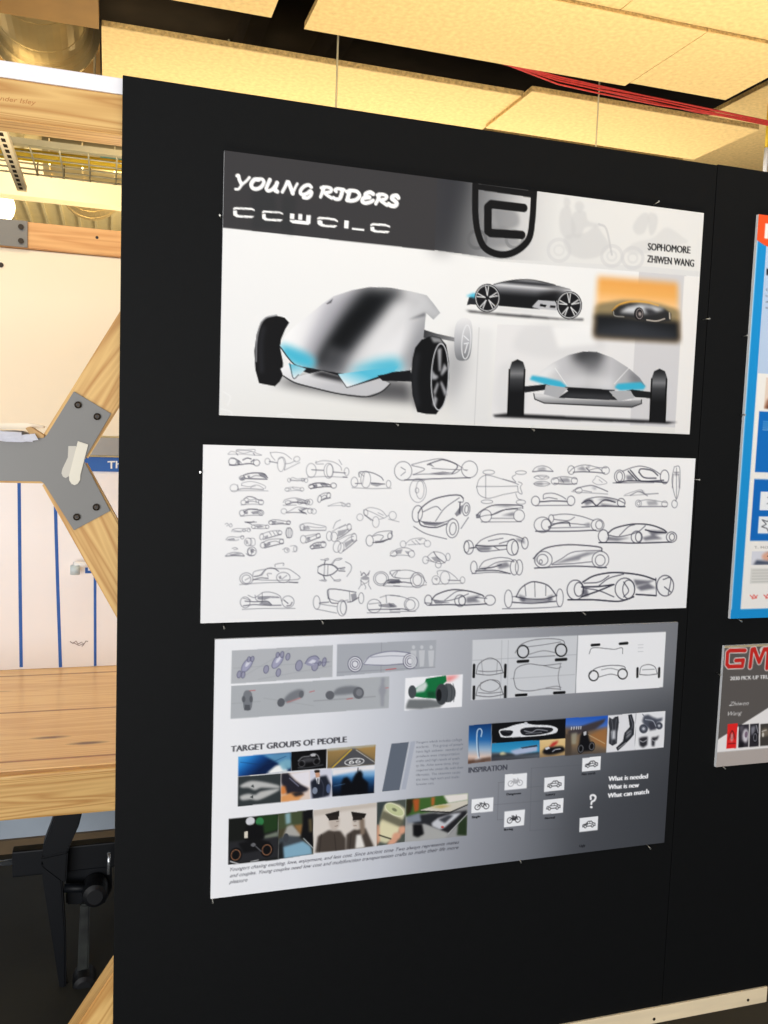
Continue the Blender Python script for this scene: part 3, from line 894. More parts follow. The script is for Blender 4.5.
# ghosted riders in the header
gh = (196, 196, 197)
gb = K(450, 170, 2.954)
for q, al in (([(338, 82), (352, 84), (356, 100), (346, 112), (336, 102)], .8), ([(372, 95), (390, 94), (396, 112), (382, 126), (370, 114)], .8),
              ([(330, 115), (352, 108), (362, 140), (372, 175), (356, 205), (330, 190), (322, 150)], .8), ([(362, 130), (398, 122), (408, 150), (440, 160), (436, 168), (400, 170), (384, 200), (360, 190)], .8),
              ([(340, 195), (400, 185), (430, 165), (452, 190), (470, 225), (440, 255), (390, 262), (345, 240)], .75),
              ([(548, 150), (566, 130), (584, 128), (588, 150), (574, 185), (552, 190), (540, 172)], .7), ([(586, 132), (604, 128), (614, 145), (606, 182), (590, 190)], .7),
              ([(520, 240), (545, 215), (600, 200), (640, 170), (690, 200), (700, 215), (640, 230), (560, 250)], .5)):
    c.poly(gb(q), gh, al * .75, f=.8, sm=True)
for x, y, rr in ((322, 237, 32), (478, 254, 30), (540, 260, 30)):
    p = gb(ell(x, y, rr, rr)); c.stroke(p, 3.2, (198, 198, 200), .5, closed=True); c.stroke(gb(ell(x, y, rr * .45, rr * .45)), 2, (204, 204, 204), .5, closed=True)
c.stroke(gb([(440, 160), (462, 175), (478, 250)]), 2, (190, 190, 192), .7)
for q in ([(70, 190), (100, 170), (150, 165), (190, 190), (210, 220), (170, 226), (90, 222)], [(130, 120), (165, 110), (200, 130), (200, 165), (150, 175)]):
    c.poly(gb(q), (126, 127, 130), .6, f=1.5, sm=True)
c.stroke(gb(ell(80, 205, 26, 26)), 3, (96, 97, 100), .7, closed=True); c.stroke(gb(ell(190, 205, 24, 24)), 3, (120, 121, 124), .7, closed=True)
c.bg()
# title: brush capitals
c.part('title_lettering', 'white brush lettering reading YOUNG RIDERS')
wt = (240, 240, 240)


def br(Kk, *ss):
    for q in ss:
        w, w2 = q[0]
        c.stroke(Kk(q[1:]), w * .92, wt, w2=w2 * .92)


br(RA, ((3.6, 4.2), (92, 122), (104, 120), (110, 150), (124, 180)), ((3.0, 2.6), (188, 134), (165, 160), (130, 190), (105, 222), (80, 224)),
   ((4.6, 3.6), (258, 150), (225, 152), (202, 185), (212, 215), (245, 222), (280, 205), (298, 170), (285, 148), (250, 146)),
   ((4.2, 3.6), (345, 152), (330, 185), (318, 218), (330, 236), (360, 228), (385, 200)), ((4.4, 4.4), (400, 175), (390, 205), (384, 232), (402, 242)),
   ((3.4, 3.8), (440, 246), (462, 205), (478, 168)), ((4.6, 4.4), (488, 172), (502, 205), (520, 256)), ((3.0, 2.8), (520, 256), (540, 210), (556, 182)),
   ((3.8, 4.0), (662, 208), (644, 192), (612, 200), (584, 228), (580, 256), (600, 266), (628, 258), (652, 240)), ((3.6, 3.6), (658, 238), (666, 250), (656, 276), (630, 292), (602, 288)))
br(RT, ((4.4, 3.2), (30, 172), (18, 210), (4, 246)), ((3.6, 3.6), (10, 176), (50, 170), (86, 182), (80, 205), (40, 215), (60, 235), (90, 254)),
   ((3.4, 3.6), (125, 205), (115, 192), (135, 182), (175, 188), (186, 192)), ((4.6, 3.4), (172, 192), (165, 225), (150, 258), (120, 262), (104, 250)),
   ((4.6, 4.4), (228, 200), (218, 235), (210, 268)), ((3.8, 4.2), (205, 205), (240, 196), (285, 205), (304, 235), (280, 265), (240, 275), (208, 270)),
   ((4.4, 4.2), (408, 222), (385, 210), (352, 222), (350, 245), (380, 248)), ((4.4, 3.8), (375, 248), (335, 255), (325, 280), (350, 292), (385, 285), (408, 272)),
   ((4.4, 3.4), (455, 228), (445, 265), (428, 298)), ((3.6, 3.8), (440, 232), (480, 226), (512, 240), (500, 262), (466, 270), (488, 290), (514, 308)),
   ((4.4, 4.6), (602, 252), (590, 236), (560, 240), (552, 258), (575, 276), (590, 295), (575, 314), (545, 312), (528, 300)))
c.hull(R1([(65, 95), (300, 112), (560, 155), (562, 200), (300, 180), (70, 155)])); c.bg()
c.part('subtitle_lettering', 'white squared lettering under the title')
for Kk, polys in ((RA, ([(62, 372), (75, 362), (205, 368), (228, 380), (228, 392), (205, 384), (90, 378), (62, 384)], [(62, 390), (92, 386), (94, 416), (110, 424), (228, 430), (205, 446), (90, 440), (64, 424)],
                        [(284, 398), (296, 388), (420, 396), (446, 408), (446, 420), (420, 410), (310, 404), (284, 410)], [(284, 416), (312, 412), (314, 442), (330, 450), (446, 456), (426, 472), (310, 466), (286, 450)],
                        [(500, 410), (534, 414), (532, 456), (498, 452)], [(564, 414), (594, 416), (592, 462), (562, 458)], [(626, 422), (660, 424), (656, 488), (640, 496), (620, 484)], [(498, 458), (540, 462), (630, 470), (654, 482), (640, 498), (520, 486), (498, 472)],
                        [(708, 446), (722, 438), (768, 440), (768, 454), (732, 452), (708, 458)], [(708, 464), (736, 462), (738, 488), (768, 496), (768, 508), (730, 504), (710, 490)])),
                  (RT, ([(-10, 400), (60, 402), (118, 412), (138, 428), (136, 440), (112, 428), (50, 418), (-10, 414)], [(-12, 424), (18, 428), (20, 452), (40, 460), (136, 464), (112, 482), (20, 474), (-10, 462)],
                        [(188, 424), (222, 428), (218, 490), (184, 486)], [(246, 482), (342, 492), (338, 506), (244, 496)],
                        [(386, 458), (404, 446), (500, 452), (540, 468), (538, 482), (505, 470), (412, 464), (386, 470)], [(386, 476), (416, 474), (420, 496), (440, 502), (538, 508), (520, 524), (420, 518), (388, 504)]))):
    for q in polys: c.poly(Kk(q), wt)
c.hull(R1([(60, 195), (540, 240), (538, 280), (60, 235)])); c.bg()
# emblem
c.part('shield_emblem', 'black shield emblem with a squared letter C')
k_ = (20, 20, 21)
c.stroke(gb([(75, 44), (75, 130), (84, 190), (105, 232), (150, 250), (195, 240), (232, 205), (243, 150), (248, 68)]), 6.2, k_)
c.poly(gb([(66, 38), (258, 62), (256, 84), (68, 56)]), k_)
c.stroke(gb([(218, 112), (122, 101), (112, 110), (112, 180), (120, 186), (212, 192)]), 7.6, k_, sm=False)
c.hull(gb([(66, 38), (258, 62), (252, 160), (225, 228), (150, 258), (95, 235), (70, 150)])); c.bg()
c.text('SOPHOMORE', gb([(584, 236)])[0], gb([(710, 247)])[0], (.3, -7.4), (24, 24, 26), .034, name='name_lettering')
c.text('ZHIWEN WANG', gb([(582, 272)])[0], gb([(721, 286)])[0], (.3, -7.4), (24, 24, 26), .034, name='name_lettering')

# big three-quarter car
c.part('car_rendering', 'large silver car drawing with cyan lamps and a black centre stripe')
c.poly(RB([(180, 300), (260, 318), (470, 352), (600, 362), (590, 300), (500, 290), (260, 285)]), (40, 40, 44), .75, f=5, mark=False)
c.poly(RB([(690, 200), (735, 190), (760, 240), (722, 340), (690, 380)]), (120, 121, 126), .6, f=9, mark=False)
c.poly(RB([(580, 330), (600, 290), (612, 390)]), (110, 110, 112), .5, f=4, mark=False)
# rear wheel and axle
c.poly(RB([(724, 140), (735, 118), (755, 112), (772, 125), (775, 170), (768, 225), (752, 238), (728, 232), (721, 190)]), grad(RB([(722, 120)])[0], RB([(735, 240)])[0], (0, (222, 222, 224)), (.5, (176, 177, 182)), (1, (112, 114, 118))), sm=True)
c.stroke(RB(ell(757, 183, 13, 50, 4)), .9, (224, 225, 228), closed=True)
for a, b in (((750, 165), (764, 178)), ((751, 188), (764, 186)), ((753, 215), (760, 190))): c.stroke(RB([a, b]), 1, (225, 226, 230), sm=False)
c.poly(RB([(630, 146), (668, 158), (722, 170), (722, 182), (660, 170), (630, 172)]), grad(RB([(630, 150)])[0], RB([(722, 175)])[0], (0, (50, 51, 54)), (1, (130, 131, 134))))
# left wheel
lw = RB([(150, 125), (165, 110), (195, 105), (220, 111), (234, 126), (222, 146), (210, 175), (207, 200), (216, 245), (214, 285), (206, 300), (192, 314), (145, 305), (134, 265), (131, 210), (138, 160)])
c.poly(lw, (16, 16, 18))
c.stroke(RB([(196, 104), (165, 112), (148, 135), (138, 180), (136, 240)]), 1.6, (150, 151, 155), .8)
c.stroke(RB([(158, 140), (150, 190), (152, 270)]), 4, (44, 45, 50), .7, f=2)
# body
bd = RB([(206, 196), (222, 165), (248, 138), (290, 105), (330, 72), (365, 48), (420, 30), (470, 21), (530, 22), (590, 33), (640, 45), (662, 72), (680, 97), (660, 117), (638, 97), (634, 140), (628, 180), (612, 215), (590, 268), (540, 274), (415, 279), (350, 272), (300, 262), (250, 250), (222, 222)])
bm_ = c.poly(bd, 0, ret=True)
c.poly(bd, grad(RB([(240, 150)])[0], RB([(640, 210)])[0], (0, (236, 236, 237)), (.35, (200, 199, 205)), (.6, (228, 228, 230)), (.8, (222, 222, 225)), (1, (150, 151, 156))))
c.clip = bm_
c.poly(RB([(345, 62), (420, 40), (460, 40), (390, 100), (330, 190), (300, 262), (262, 250), (290, 180)]), (176, 175, 184), .8, f=5)
c.poly(RB([(430, 20), (620, 36), (560, 110), (470, 200), (400, 285), (295, 270), (310, 200), (360, 110)]), (104, 105, 110), .55, f=9)
c.poly(RB([(455, 22), (575, 30), (520, 95), (450, 170), (415, 215), (380, 276), (306, 264), (330, 205), (375, 130), (420, 66)]), (22, 24, 27), 1, f=6)
c.poly(RB([(470, 60), (500, 60), (440, 130), (380, 195), (340, 250), (322, 246), (350, 190), (410, 110)]), (8, 10, 12), .8, f=5)
c.poly(RB([(350, 190), (420, 215), (380, 275), (320, 268)]), (150, 150, 156), .35, f=4)
c.poly(RB([(545, 60), (600, 70), (500, 190), (420, 262), (395, 268), (470, 170)]), (238, 238, 240), .75, f=6)
c.poly(RB([(560, 250), (610, 160), (636, 100), (640, 200), (596, 275)]), (128, 129, 135), .75, f=6)
c.poly(RB([(560, 30), (640, 45), (690, 100), (660, 120), (635, 95), (585, 115), (540, 150), (600, 90), (620, 60)]), (206, 207, 210), .6, f=3)
c.poly(RB([(205, 188), (238, 196), (285, 215), (312, 235), (304, 264), (250, 252), (215, 228)]), (72, 178, 206), 1, f=3.5)
c.poly(RB([(405, 278), (440, 256), (490, 238), (548, 230), (572, 250), (560, 275)]), (72, 178, 206), 1, f=4.5)
c.clip = None
c.poly(RB([(343, 70), (364, 54), (358, 68), (346, 72)]), (80, 80, 86), .8)
c.poly(RB([(586, 117), (636, 96), (636, 106), (600, 114)]), (90, 91, 96), .75, f=.6)
c.stroke(RB([(206, 196), (250, 250), (300, 262), (350, 272), (415, 279), (540, 274), (592, 268)]), 1.1, (30, 32, 36))
# nose, splitter
c.poly(RB([(252, 251), (300, 263), (415, 280), (592, 268), (598, 296), (500, 297), (400, 320), (320, 285), (250, 262)]), (24, 25, 28))
sp = RB([(208, 262), (236, 246), (262, 284), (330, 268), (385, 284), (405, 318), (500, 290), (532, 306), (505, 330), (462, 343), (380, 334), (300, 316), (250, 302), (216, 282)])
c.poly(sp, grad(RB([(250, 250)])[0], RB([(270, 335)])[0], (0, (232, 232, 234)), (1, (188, 188, 192))))
c.poly(RB([(330, 268), (388, 284), (400, 302), (370, 296), (325, 286), (296, 278)]), (28, 28, 31), .95, f=1.5, mark=False)
c.poly(RB([(232, 246), (254, 252), (284, 262), (262, 284), (244, 292), (238, 270)]), grad(RB([(240, 250)])[0], RB([(250, 292)])[0], (0, (96, 182, 206)), (1, (226, 230, 232))))
c.poly(RB([(378, 278), (440, 270), (555, 254), (545, 270), (500, 284), (404, 318)]), grad(RB([(440, 270)])[0], RB([(420, 316)])[0], (0, (84, 182, 210)), (1, (224, 230, 234))))
c.stroke(RB([(236, 246), (246, 290), (262, 280)]), .7, (40, 42, 46)); c.stroke(RB([(378, 280), (404, 318), (500, 290)]), .7, (40, 42, 46), sm=False)
c.stroke(RB([(216, 283), (250, 303), (300, 317), (380, 336), (462, 345), (506, 330), (532, 307)]), 1.1, (22, 23, 26))
c.poly(RB([(495, 282), (590, 268), (604, 290), (598, 300), (510, 298)]), (20, 21, 24))
# right wheel
tw = RB([(598, 235), (606, 200), (625, 176), (655, 164), (680, 170), (698, 192), (706, 240), (706, 290), (700, 340), (690, 368), (668, 397), (640, 396), (612, 390), (598, 340), (594, 285)])
c.poly(tw, (15, 16, 18))
c.poly(RB([(650, 166), (680, 172), (694, 195), (676, 184), (660, 185)]), (150, 151, 154), .9, f=1)
c.stroke(RB([(612, 220), (604, 290), (612, 370)]), 4, (46, 47, 52), .8, f=2)
c.stroke(RB(ell(679, 286, 25, 98, 2)), 1.1, (196, 197, 202), closed=True)
c.poly(RB(ell(679, 286, 22, 92, 2)), (10, 10, 12), .9, f=.6)
for q in ([(672, 205), (684, 200), (682, 270), (676, 270)], [(692, 245), (702, 262), (684, 284), (681, 278)], [(655, 262), (664, 278), (676, 285), (668, 294), (654, 294)], [(662, 340), (672, 350), (666, 378), (658, 368)], [(683, 296), (700, 330), (694, 346), (680, 305)], [(672, 300), (676, 308), (664, 345), (660, 330)]):
    c.poly(RB(q), (186, 187, 192), .85, f=.5)
c.bg()

# side view
c.part('car_rendering', 'small black and silver side view car with star wheels')
c.poly(R5([(30, 236), (180, 252), (400, 268), (600, 288), (730, 288), (728, 298), (560, 292), (300, 274), (60, 250)]), (22, 22, 24), .9, f=.9)
c.poly(R5([(200, 215), (580, 245), (570, 262), (220, 240)]), (190, 190, 192), .6, f=2, mark=False)
sb = R5([(110, 88), (180, 92), (250, 72), (320, 60), (400, 58), (480, 68), (560, 88), (650, 112), (668, 130), (600, 150), (570, 185), (578, 235), (430, 228), (230, 212), (215, 130), (140, 90)])
c.poly(sb, grad(R5([(400, 58)])[0], R5([(385, 230)])[0], (0, (150, 151, 155)), (.12, (42, 43, 47)), (.25, (205, 206, 210)), (.36, (128, 129, 134)), (.6, (30, 31, 34)), (1, (22, 23, 25))))
c.clip = c.poly(sb, 0, ret=True)
c.poly(R5([(470, 140), (580, 110), (640, 125), (585, 160), (560, 190), (450, 190)]), (14, 14, 16), .85, f=3)
c.poly(R5([(500, 66), (640, 100), (660, 125), (580, 110)]), (196, 196, 200), .9, f=2.5)
c.poly(R5([(225, 150), (480, 150), (460, 215), (230, 205)]), (16, 17, 19), .7, f=4)
c.clip = None
c.stroke(R5([(200, 86), (260, 70), (330, 59), (400, 57), (470, 66), (560, 88)]), .8, (40, 41, 44))
c.poly(R5([(425, 218), (462, 178), (560, 184), (576, 210), (572, 240), (470, 230)]), (178, 179, 184))
c.poly(R5([(474, 200), (512, 206), (505, 220), (470, 214)]), (20, 20, 22)); c.poly(R5([(534, 208), (566, 212), (562, 224), (530, 222)]), (20, 20, 22))
c.poly(R5([(54, 160), (100, 150), (110, 205), (60, 204), (40, 208)]), (38, 40, 44)); c.poly(R5([(34, 154), (80, 135), (130, 150), (160, 168), (90, 166)]), (74, 182, 214), .95, f=.5)
for cx, cy, rx, ry in ((162, 166, 76, 84), (646, 208, 75, 83)):
    c.poly(R5(ell(cx, cy, rx, ry)), (18, 18, 20)); c.stroke(R5(ell(cx, cy, rx * .9, ry * .9)), .9, (196, 197, 200), closed=True)
    c.poly(R5(ell(cx, cy, rx * .82, ry * .82)), (24, 24, 27))
    for k in range(5):
        a = math.radians(-92 + 72 * k)
        for da in (-.14, .14):
            c.stroke(R5([(cx + rx * .2 * math.cos(a), cy + ry * .2 * math.sin(a)), (cx + rx * .8 * math.cos(a + da), cy + ry * .8 * math.sin(a + da))]), 1.0, (214, 214, 216), w2=1.8, sm=False)
c.bg()

# front view
c.part('car_rendering', 'front view of the silver car between two tall black wheels')
c.poly(R6([(10, 288), (64, 282), (610, 308), (720, 316), (680, 322), (300, 308), (20, 296)]), (18, 18, 20), .95, f=.7)
dome = R6([(152, 152), (185, 128), (240, 88), (300, 58), (360, 44), (410, 46), (470, 68), (530, 106), (575, 145), (597, 178), (560, 186), (470, 192), (380, 188), (290, 180), (200, 166)])
c.poly(dome, grad(R6([(160, 150)])[0], R6([(590, 175)])[0], (0, (222, 222, 223)), (.3, (186, 186, 190)), (.5, (150, 150, 154)), (.7, (186, 186, 190)), (1, (150, 150, 154))))
c.clip = c.poly(dome, 0, ret=True)
c.poly(R6(ell(375, 56, 62, 34)), (48, 49, 52), .95, f=4.5); c.poly(R6(ell(392, 92, 26, 44)), (96, 97, 101), .7, f=5)
c.poly(R6([(290, 150), (360, 130), (470, 150), (480, 192), (280, 184)]), (232, 232, 234), .7, f=5)
c.poly(R6([(540, 110), (600, 170), (600, 190), (540, 160)]), (96, 97, 102), .7, f=3)
c.poly(R6([(180, 132), (240, 92), (262, 104), (210, 150)]), (236, 236, 237), .6, f=3)
c.clip = None
c.stroke(R6([(250, 108), (296, 176)]), .7, (236, 236, 236), .8); c.stroke(R6([(535, 106), (478, 168)]), .7, (236, 236, 236), .8)
c.poly(R6([(152, 152), (162, 136), (210, 144), (270, 158), (296, 178), (280, 186), (215, 172)]), (58, 170, 202), 1, f=.7)
c.poly(R6([(598, 178), (580, 162), (540, 164), (490, 168), (478, 182), (500, 194), (590, 190)]), (58, 170, 202), 1, f=.7)
c.poly(R6([(286, 180), (390, 186), (480, 192), (470, 214), (500, 232), (260, 222), (300, 196)]), (20, 21, 24))
c.poly(R6([(300, 205), (460, 212), (490, 232), (260, 222)]), (92, 93, 97), .6, f=2)
c.poly(R6([(132, 178), (215, 170), (240, 178), (210, 192), (134, 202)]), (28, 29, 32)); c.poly(R6([(620, 200), (545, 190), (520, 196), (560, 220), (618, 224)]), (28, 29, 32))
c.poly(R6([(166, 204), (215, 208), (270, 226), (500, 234), (582, 230), (582, 244), (545, 258), (210, 242), (170, 226)]), grad(R6([(370, 215)])[0], R6([(370, 256)])[0], (0, (206, 206, 208)), (1, (92, 93, 96))))
c.stroke(R6([(168, 206), (172, 227), (210, 243), (545, 258), (582, 244), (582, 230)]), .9, (24, 24, 26), sm=False)
c.poly(R6([(215, 172), (300, 184), (262, 224), (206, 208)]), (168, 169, 173)); c.poly(R6([(456, 196), (540, 194), (556, 222), (494, 236)]), (168, 169, 173))
for (x0, x1, yt, yb) in ((72, 137, 74, 294), (618, 682, 110, 318)):
    xm = (x0 + x1) / 2 + 1
    q = R6([(x0 + 4, yt + 34), (x0 + 12, yt + 10), (xm, yt), (x1 - 10, yt + 10), (x1 - 2, yt + 34), (x1 - 8, yb), (x0 - 6 + (x0 > 300) * 0, yb - 4)])
    c.poly(q, grad(R6([(xm, yt)])[0], R6([(xm, yt + 130)])[0], (0, (18, 18, 20)), (.22, (66, 67, 70)), (.42, (120, 121, 124)), (.6, (58, 59, 62)), (1, (18, 19, 21))))
    c.stroke(R6([(x0 + 3, yt + 40), (x0 - 4, yb - 6)]), 1.6, (12, 12, 13)); c.stroke(R6([(x1 - 4, yt + 40), (x1 - 10, yb - 6)]), 1.6, (12, 12, 13))
c.bg()

# orange sunset rendering
c.part('car_rendering', 'orange sunset picture with a dark car')
P = R7([(92, 62), (610, 104), (622, 470), (52, 440)])
sm_ = c.poly(R7([(110, 70), (600, 110), (612, 470), (85, 440)]), 0, f=2.6, ret=True)
c.hull(P); c.clip = sm_
c.poly(R7([(0, 0), (768, 0), (768, 520), (0, 520)]), grad(R7([(360, 70)])[0], R7([(340, 300)])[0], (0, (226, 156, 76)), (.45, (232, 170, 92)), (.7, (240, 190, 128)), (1, (196, 150, 90))), mark=False)
c.poly(R7([(40, 270), (130, 236), (260, 214), (380, 220), (500, 242), (640, 290), (640, 360), (40, 330)]), (138, 124, 92), .95, f=1.2, sm=False, mark=False)
c.poly(R7([(40, 300), (200, 305), (400, 330), (640, 350), (640, 520), (40, 520)]), (26, 28, 31), 1, f=2, mark=False)
c.poly(R7([(80, 400), (330, 360), (600, 430), (600, 480), (80, 460)]), (62, 66, 74), .7, f=5, mark=False)
c.stroke(R7([(200, 280), (240, 245), (310, 226), (400, 228), (480, 250)]), 1.6, (226, 166, 70), .9)
c.poly(R7([(198, 282), (240, 250), (310, 232), (420, 240), (520, 268), (560, 300), (556, 345), (420, 350), (360, 330), (210, 312)]), (36, 37, 40), .95, f=.8)
c.poly(R7([(240, 290), (290, 258), (370, 240), (450, 250), (525, 272), (470, 290), (400, 300), (340, 300)]), (206, 208, 212), .95, f=1.2)
c.poly(R7([(390, 262), (440, 268), (480, 300), (420, 310)]), (40, 40, 44), .9, f=1)
c.poly(R7(ell(362, 300, 30, 40)), (22, 22, 24)); c.stroke(R7(ell(366, 300, 20, 30)), .7, (150, 140, 140), closed=True)
c.poly(R7([(366, 285), (380, 300), (368, 318), (356, 300)]), (206, 190, 186), .9, f=.4)
c.stroke(R7([(410, 338), (470, 344), (520, 330)]), 1, (190, 180, 170)); c.stroke(R7([(550, 296), (552, 330)]), 1.2, (190, 180, 165)); c.stroke(R7([(206, 286), (214, 312), (270, 318)]), .8, (150, 148, 144))
c.bg()
c.build(r1)

# ------------------------------------------------------------------ sheet 2: the page of sketches
X2, Z2, W2, H2 = .6771, 1.3867, .5294, .1654
r2, c = poster(X2 - W2, X2 + W2, Z2 - H2, Z2 + H2, .0031, 'middle white sheet covered in small ink sketches of wheeled cars')
c.img[:] = (238, 237, 237)
INK = (52, 52, 66)
T1 = K(220, 445, 8.533); T2 = K(300, 445, 7.68); T3 = K(220, 525, 8.533); T4 = K(300, 535, 7.68); T5 = K(390, 450, 5.486); T6 = K(390, 530, 5.486); T7 = K(525, 455, 4.6545); T8 = K(500, 535, 4.042)


def sk(Kk, items, a=.55, w=.7):
    """one sketch: ('e', cx, cy, rx, ry[, rot]) ellipse, ('s', ...points) shading, ('d', ...) darker line, else a curve"""
    c.part('car_sketch')
    a = min(1, a * 1.08); al = []
    for it in items:
        if it[0] == 'e':
            p = Kk(ell(it[1], it[2], it[3], it[4], it[5] if len(it) > 5 else 0, 22)); c.stroke(p, w, INK, a, closed=True, sm=False)
        elif it[0] == 's':
            p = Kk(it[1:]); c.poly(p, INK, min(1, a * .85), f=.35, mark=False)
        elif it[0] == 'd':
            p = Kk(it[1:]); c.stroke(p, w * 1.35, INK, min(1, a * 1.35))
        else:
            p = Kk(it); c.stroke(p, w, INK, a)
        al.append(p)
    q = np.vstack(al); lo, hi = q.min(0) - .7, q.max(0) + .7
    c.hull([(lo[0], lo[1]), (hi[0], lo[1]), (hi[0], hi[1]), (lo[0], hi[1])]); c.bg()


# upper left block
sk(T1, [[70, 75, 95, 55, 140, 60, 145, 40, 215, 42, 295, 38, 300, 65, 355, 85], [70, 80, 180, 78, 290, 86, 350, 88], [140, 50, 200, 70, 270, 55], ('d', 140, 72, 150, 85), ('d', 285, 70, 295, 84), [150, 45, 240, 48, 290, 60]], .35)
sk(T1, [('e', 108, 142, 34, 32), ('e', 312, 152, 27, 26), ('s', 145, 130, 165, 130, 170, 165, 148, 165), ('d', 80, 170, 130, 172, 190, 165, 250, 158, 290, 165), ('d', 195, 128, 230, 112, 265, 118), ('d', 265, 145, 290, 125), [95, 112, 140, 122, 180, 150]], .6)
sk(T1, [[430, 65, 480, 62, 550, 75, 610, 120], [430, 65, 440, 95, 470, 130], ('e', 405, 140, 22, 26), ('e', 520, 165, 30, 62), ('e', 655, 120, 26, 22, -20), [500, 120, 540, 105, 560, 150, 550, 210], ('d', 420, 140, 490, 152), [560, 160, 600, 155, 640, 135], [550, 215, 620, 180, 680, 150]], .38)
sk(T1, [('e', 190, 282, 24, 19), ('s', 170, 280, 210, 268, 205, 298, 180, 298), ('d', 200, 260, 240, 245, 300, 238, 375, 245, 405, 280), ('s', 232, 262, 255, 260, 255, 280, 240, 280), ('s', 325, 245, 380, 245, 400, 290, 350, 270), ('d', 215, 285, 320, 290, 400, 292), [260, 280, 300, 262, 350, 265]], .6)
sk(T1, [('e', 120, 367, 34, 32), [185, 345, 190, 325, 250, 312, 320, 322, 385, 350, 385, 370], [185, 345, 240, 355, 300, 350], ('d', 150, 380, 220, 372, 370, 380), [260, 365, 290, 345, 330, 345, 375, 372], [100, 392, 250, 390, 410, 392], [150, 340, 155, 385]], .35)
sk(T1, [('e', 200, 490, 22, 20), ('e', 350, 488, 22, 22), ('d', 205, 462, 240, 440, 290, 448, 320, 465, 360, 475), [215, 490, 270, 480, 330, 490], ('s', 220, 480, 250, 470, 245, 500, 225, 500), [230, 455, 260, 470, 300, 462, 310, 490], [180, 512, 270, 505, 360, 508]], .42)
sk(T1, [('e', 188, 580, 22, 24), ('e', 350, 578, 22, 22), ('e', 350, 578, 10, 10), ('d', 205, 570, 250, 548, 310, 552, 350, 558), ('s', 200, 572, 240, 565, 235, 590, 215, 590), ('s', 262, 570, 330, 560, 325, 588, 280, 590), [175, 608, 260, 600, 360, 600], [200, 555, 260, 545, 320, 548]], .5)
sk(T1, [('d', 215, 658, 250, 660, 290, 655), ('s', 215, 652, 250, 656, 240, 668), [235, 660, 310, 658], [250, 668, 270, 678]], .55)
sk(T1, [('e', 285, 698, 16, 15), ('e', 403, 698, 15, 15), [285, 684, 330, 680, 400, 686], ('s', 300, 688, 345, 684, 380, 700, 320, 710), [285, 712, 350, 714, 400, 712]], .45)
sk(T1, [('e', 432, 662, 16, 16), ('e', 585, 662, 16, 16), [420, 655, 450, 638, 500, 640, 560, 650, 600, 655], ('s', 445, 648, 480, 645, 470, 675, 450, 672), ('d', 445, 678, 520, 672, 590, 676), [480, 660, 540, 662]], .5)
sk(T1, [[45, 675, 60, 668, 72, 680, 58, 690], [78, 690, 92, 670, 104, 688, 92, 700, 78, 692]], .4)
sk(T1, [[100, 738, 110, 720, 150, 712, 200, 715, 250, 710, 260, 730], [110, 725, 160, 735, 230, 732], ('e', 205, 728, 14, 10), ('e', 245, 728, 12, 13), [115, 740, 180, 742]], .38)
sk(T1, [('e', 590, 300, 14, 16), ('e', 735, 302, 14, 18), [600, 292, 620, 278, 660, 290, 700, 285, 730, 290], ('d', 600, 300, 660, 305, 720, 300), ('e', 708, 298, 12, 14)], .36)
sk(T1, [('e', 572, 380, 18, 14), ('e', 700, 378, 15, 15), [560, 370, 600, 362, 640, 360, 690, 368], ('s', 590, 372, 610, 370, 605, 385), [570, 394, 640, 388, 700, 392], [620, 358, 625, 372, 680, 384]], .36)
sk(T1, [('e', 580, 492, 24, 18), ('e', 745, 488, 20, 22), [540, 490, 560, 465, 640, 452, 720, 470, 765, 485], ('d', 565, 505, 640, 490, 740, 500), ('s', 640, 458, 690, 462, 660, 470), [600, 480, 640, 485, 720, 480], [540, 515, 650, 512]], .42)
sk(T1, [('e', 545, 565, 24, 22), [565, 575, 600, 560, 660, 530, 740, 540, 790, 555], ('d', 570, 578, 640, 575, 720, 580), ('d', 740, 540, 690, 565, 730, 580), [720, 540, 680, 562, 715, 585], ('e', 800, 566, 22, 22)], .36)
sk(T2, [('e', 86, 195, 38, 54), ('e', 220, 198, 36, 58), ('e', 358, 205, 18, 30), [120, 135, 180, 120, 260, 132, 310, 165, 320, 195], [125, 125, 125, 145, 180, 145], ('d', 90, 190, 180, 195), ('d', 255, 208, 350, 215), [60, 248, 200, 242, 360, 250], [300, 115, 320, 150], ('e', 228, 198, 24, 50), ('d', 330, 245, 362, 248)], .4, .7)
sk(T2, [('e', 418, 285, 26, 38), ('e', 505, 265, 38, 64), ('e', 680, 300, 18, 28), ('d', 455, 245, 455, 210, 500, 205, 560, 215, 620, 245, 640, 270), [460, 215, 490, 240], ('d', 425, 295, 470, 295), ('d', 545, 292, 650, 300), ('s', 545, 288, 600, 292, 650, 298, 590, 320, 545, 305), [400, 328, 560, 335, 700, 332], [495, 215, 480, 300]], .42, .7)
sk(T2, [('e', 88, 318, 22, 16), ('e', 258, 312, 22, 20), ('d', 75, 310, 110, 295, 170, 292, 230, 305), ('s', 150, 298, 190, 292, 220, 315, 180, 312), ('s', 95, 305, 130, 300, 135, 322, 105, 325), ('d', 80, 334, 170, 322, 240, 320), [160, 300, 180, 322]], .6)
sk(T2, [('e', 150, 415, 14, 26, 10), ('e', 220, 388, 14, 22, 10), [150, 388, 185, 370, 225, 368], ('d', 165, 425, 200, 412, 232, 405), [165, 400, 190, 385, 205, 400, 175, 415]], .55)
sk(T2, [[215, 470, 260, 452, 320, 440, 340, 455, 385, 452], [215, 468, 300, 465, 385, 472], ('e', 372, 460, 14, 14), ('e', 335, 460, 14, 12), ('s', 305, 442, 325, 440, 320, 452)], .3)
sk(T2, [('e', 0, 440, 20, 14), ('e', 78, 438, 20, 22), [-20, 430, 10, 420, 50, 430], ('d', 5, 445, 60, 440)], .36)
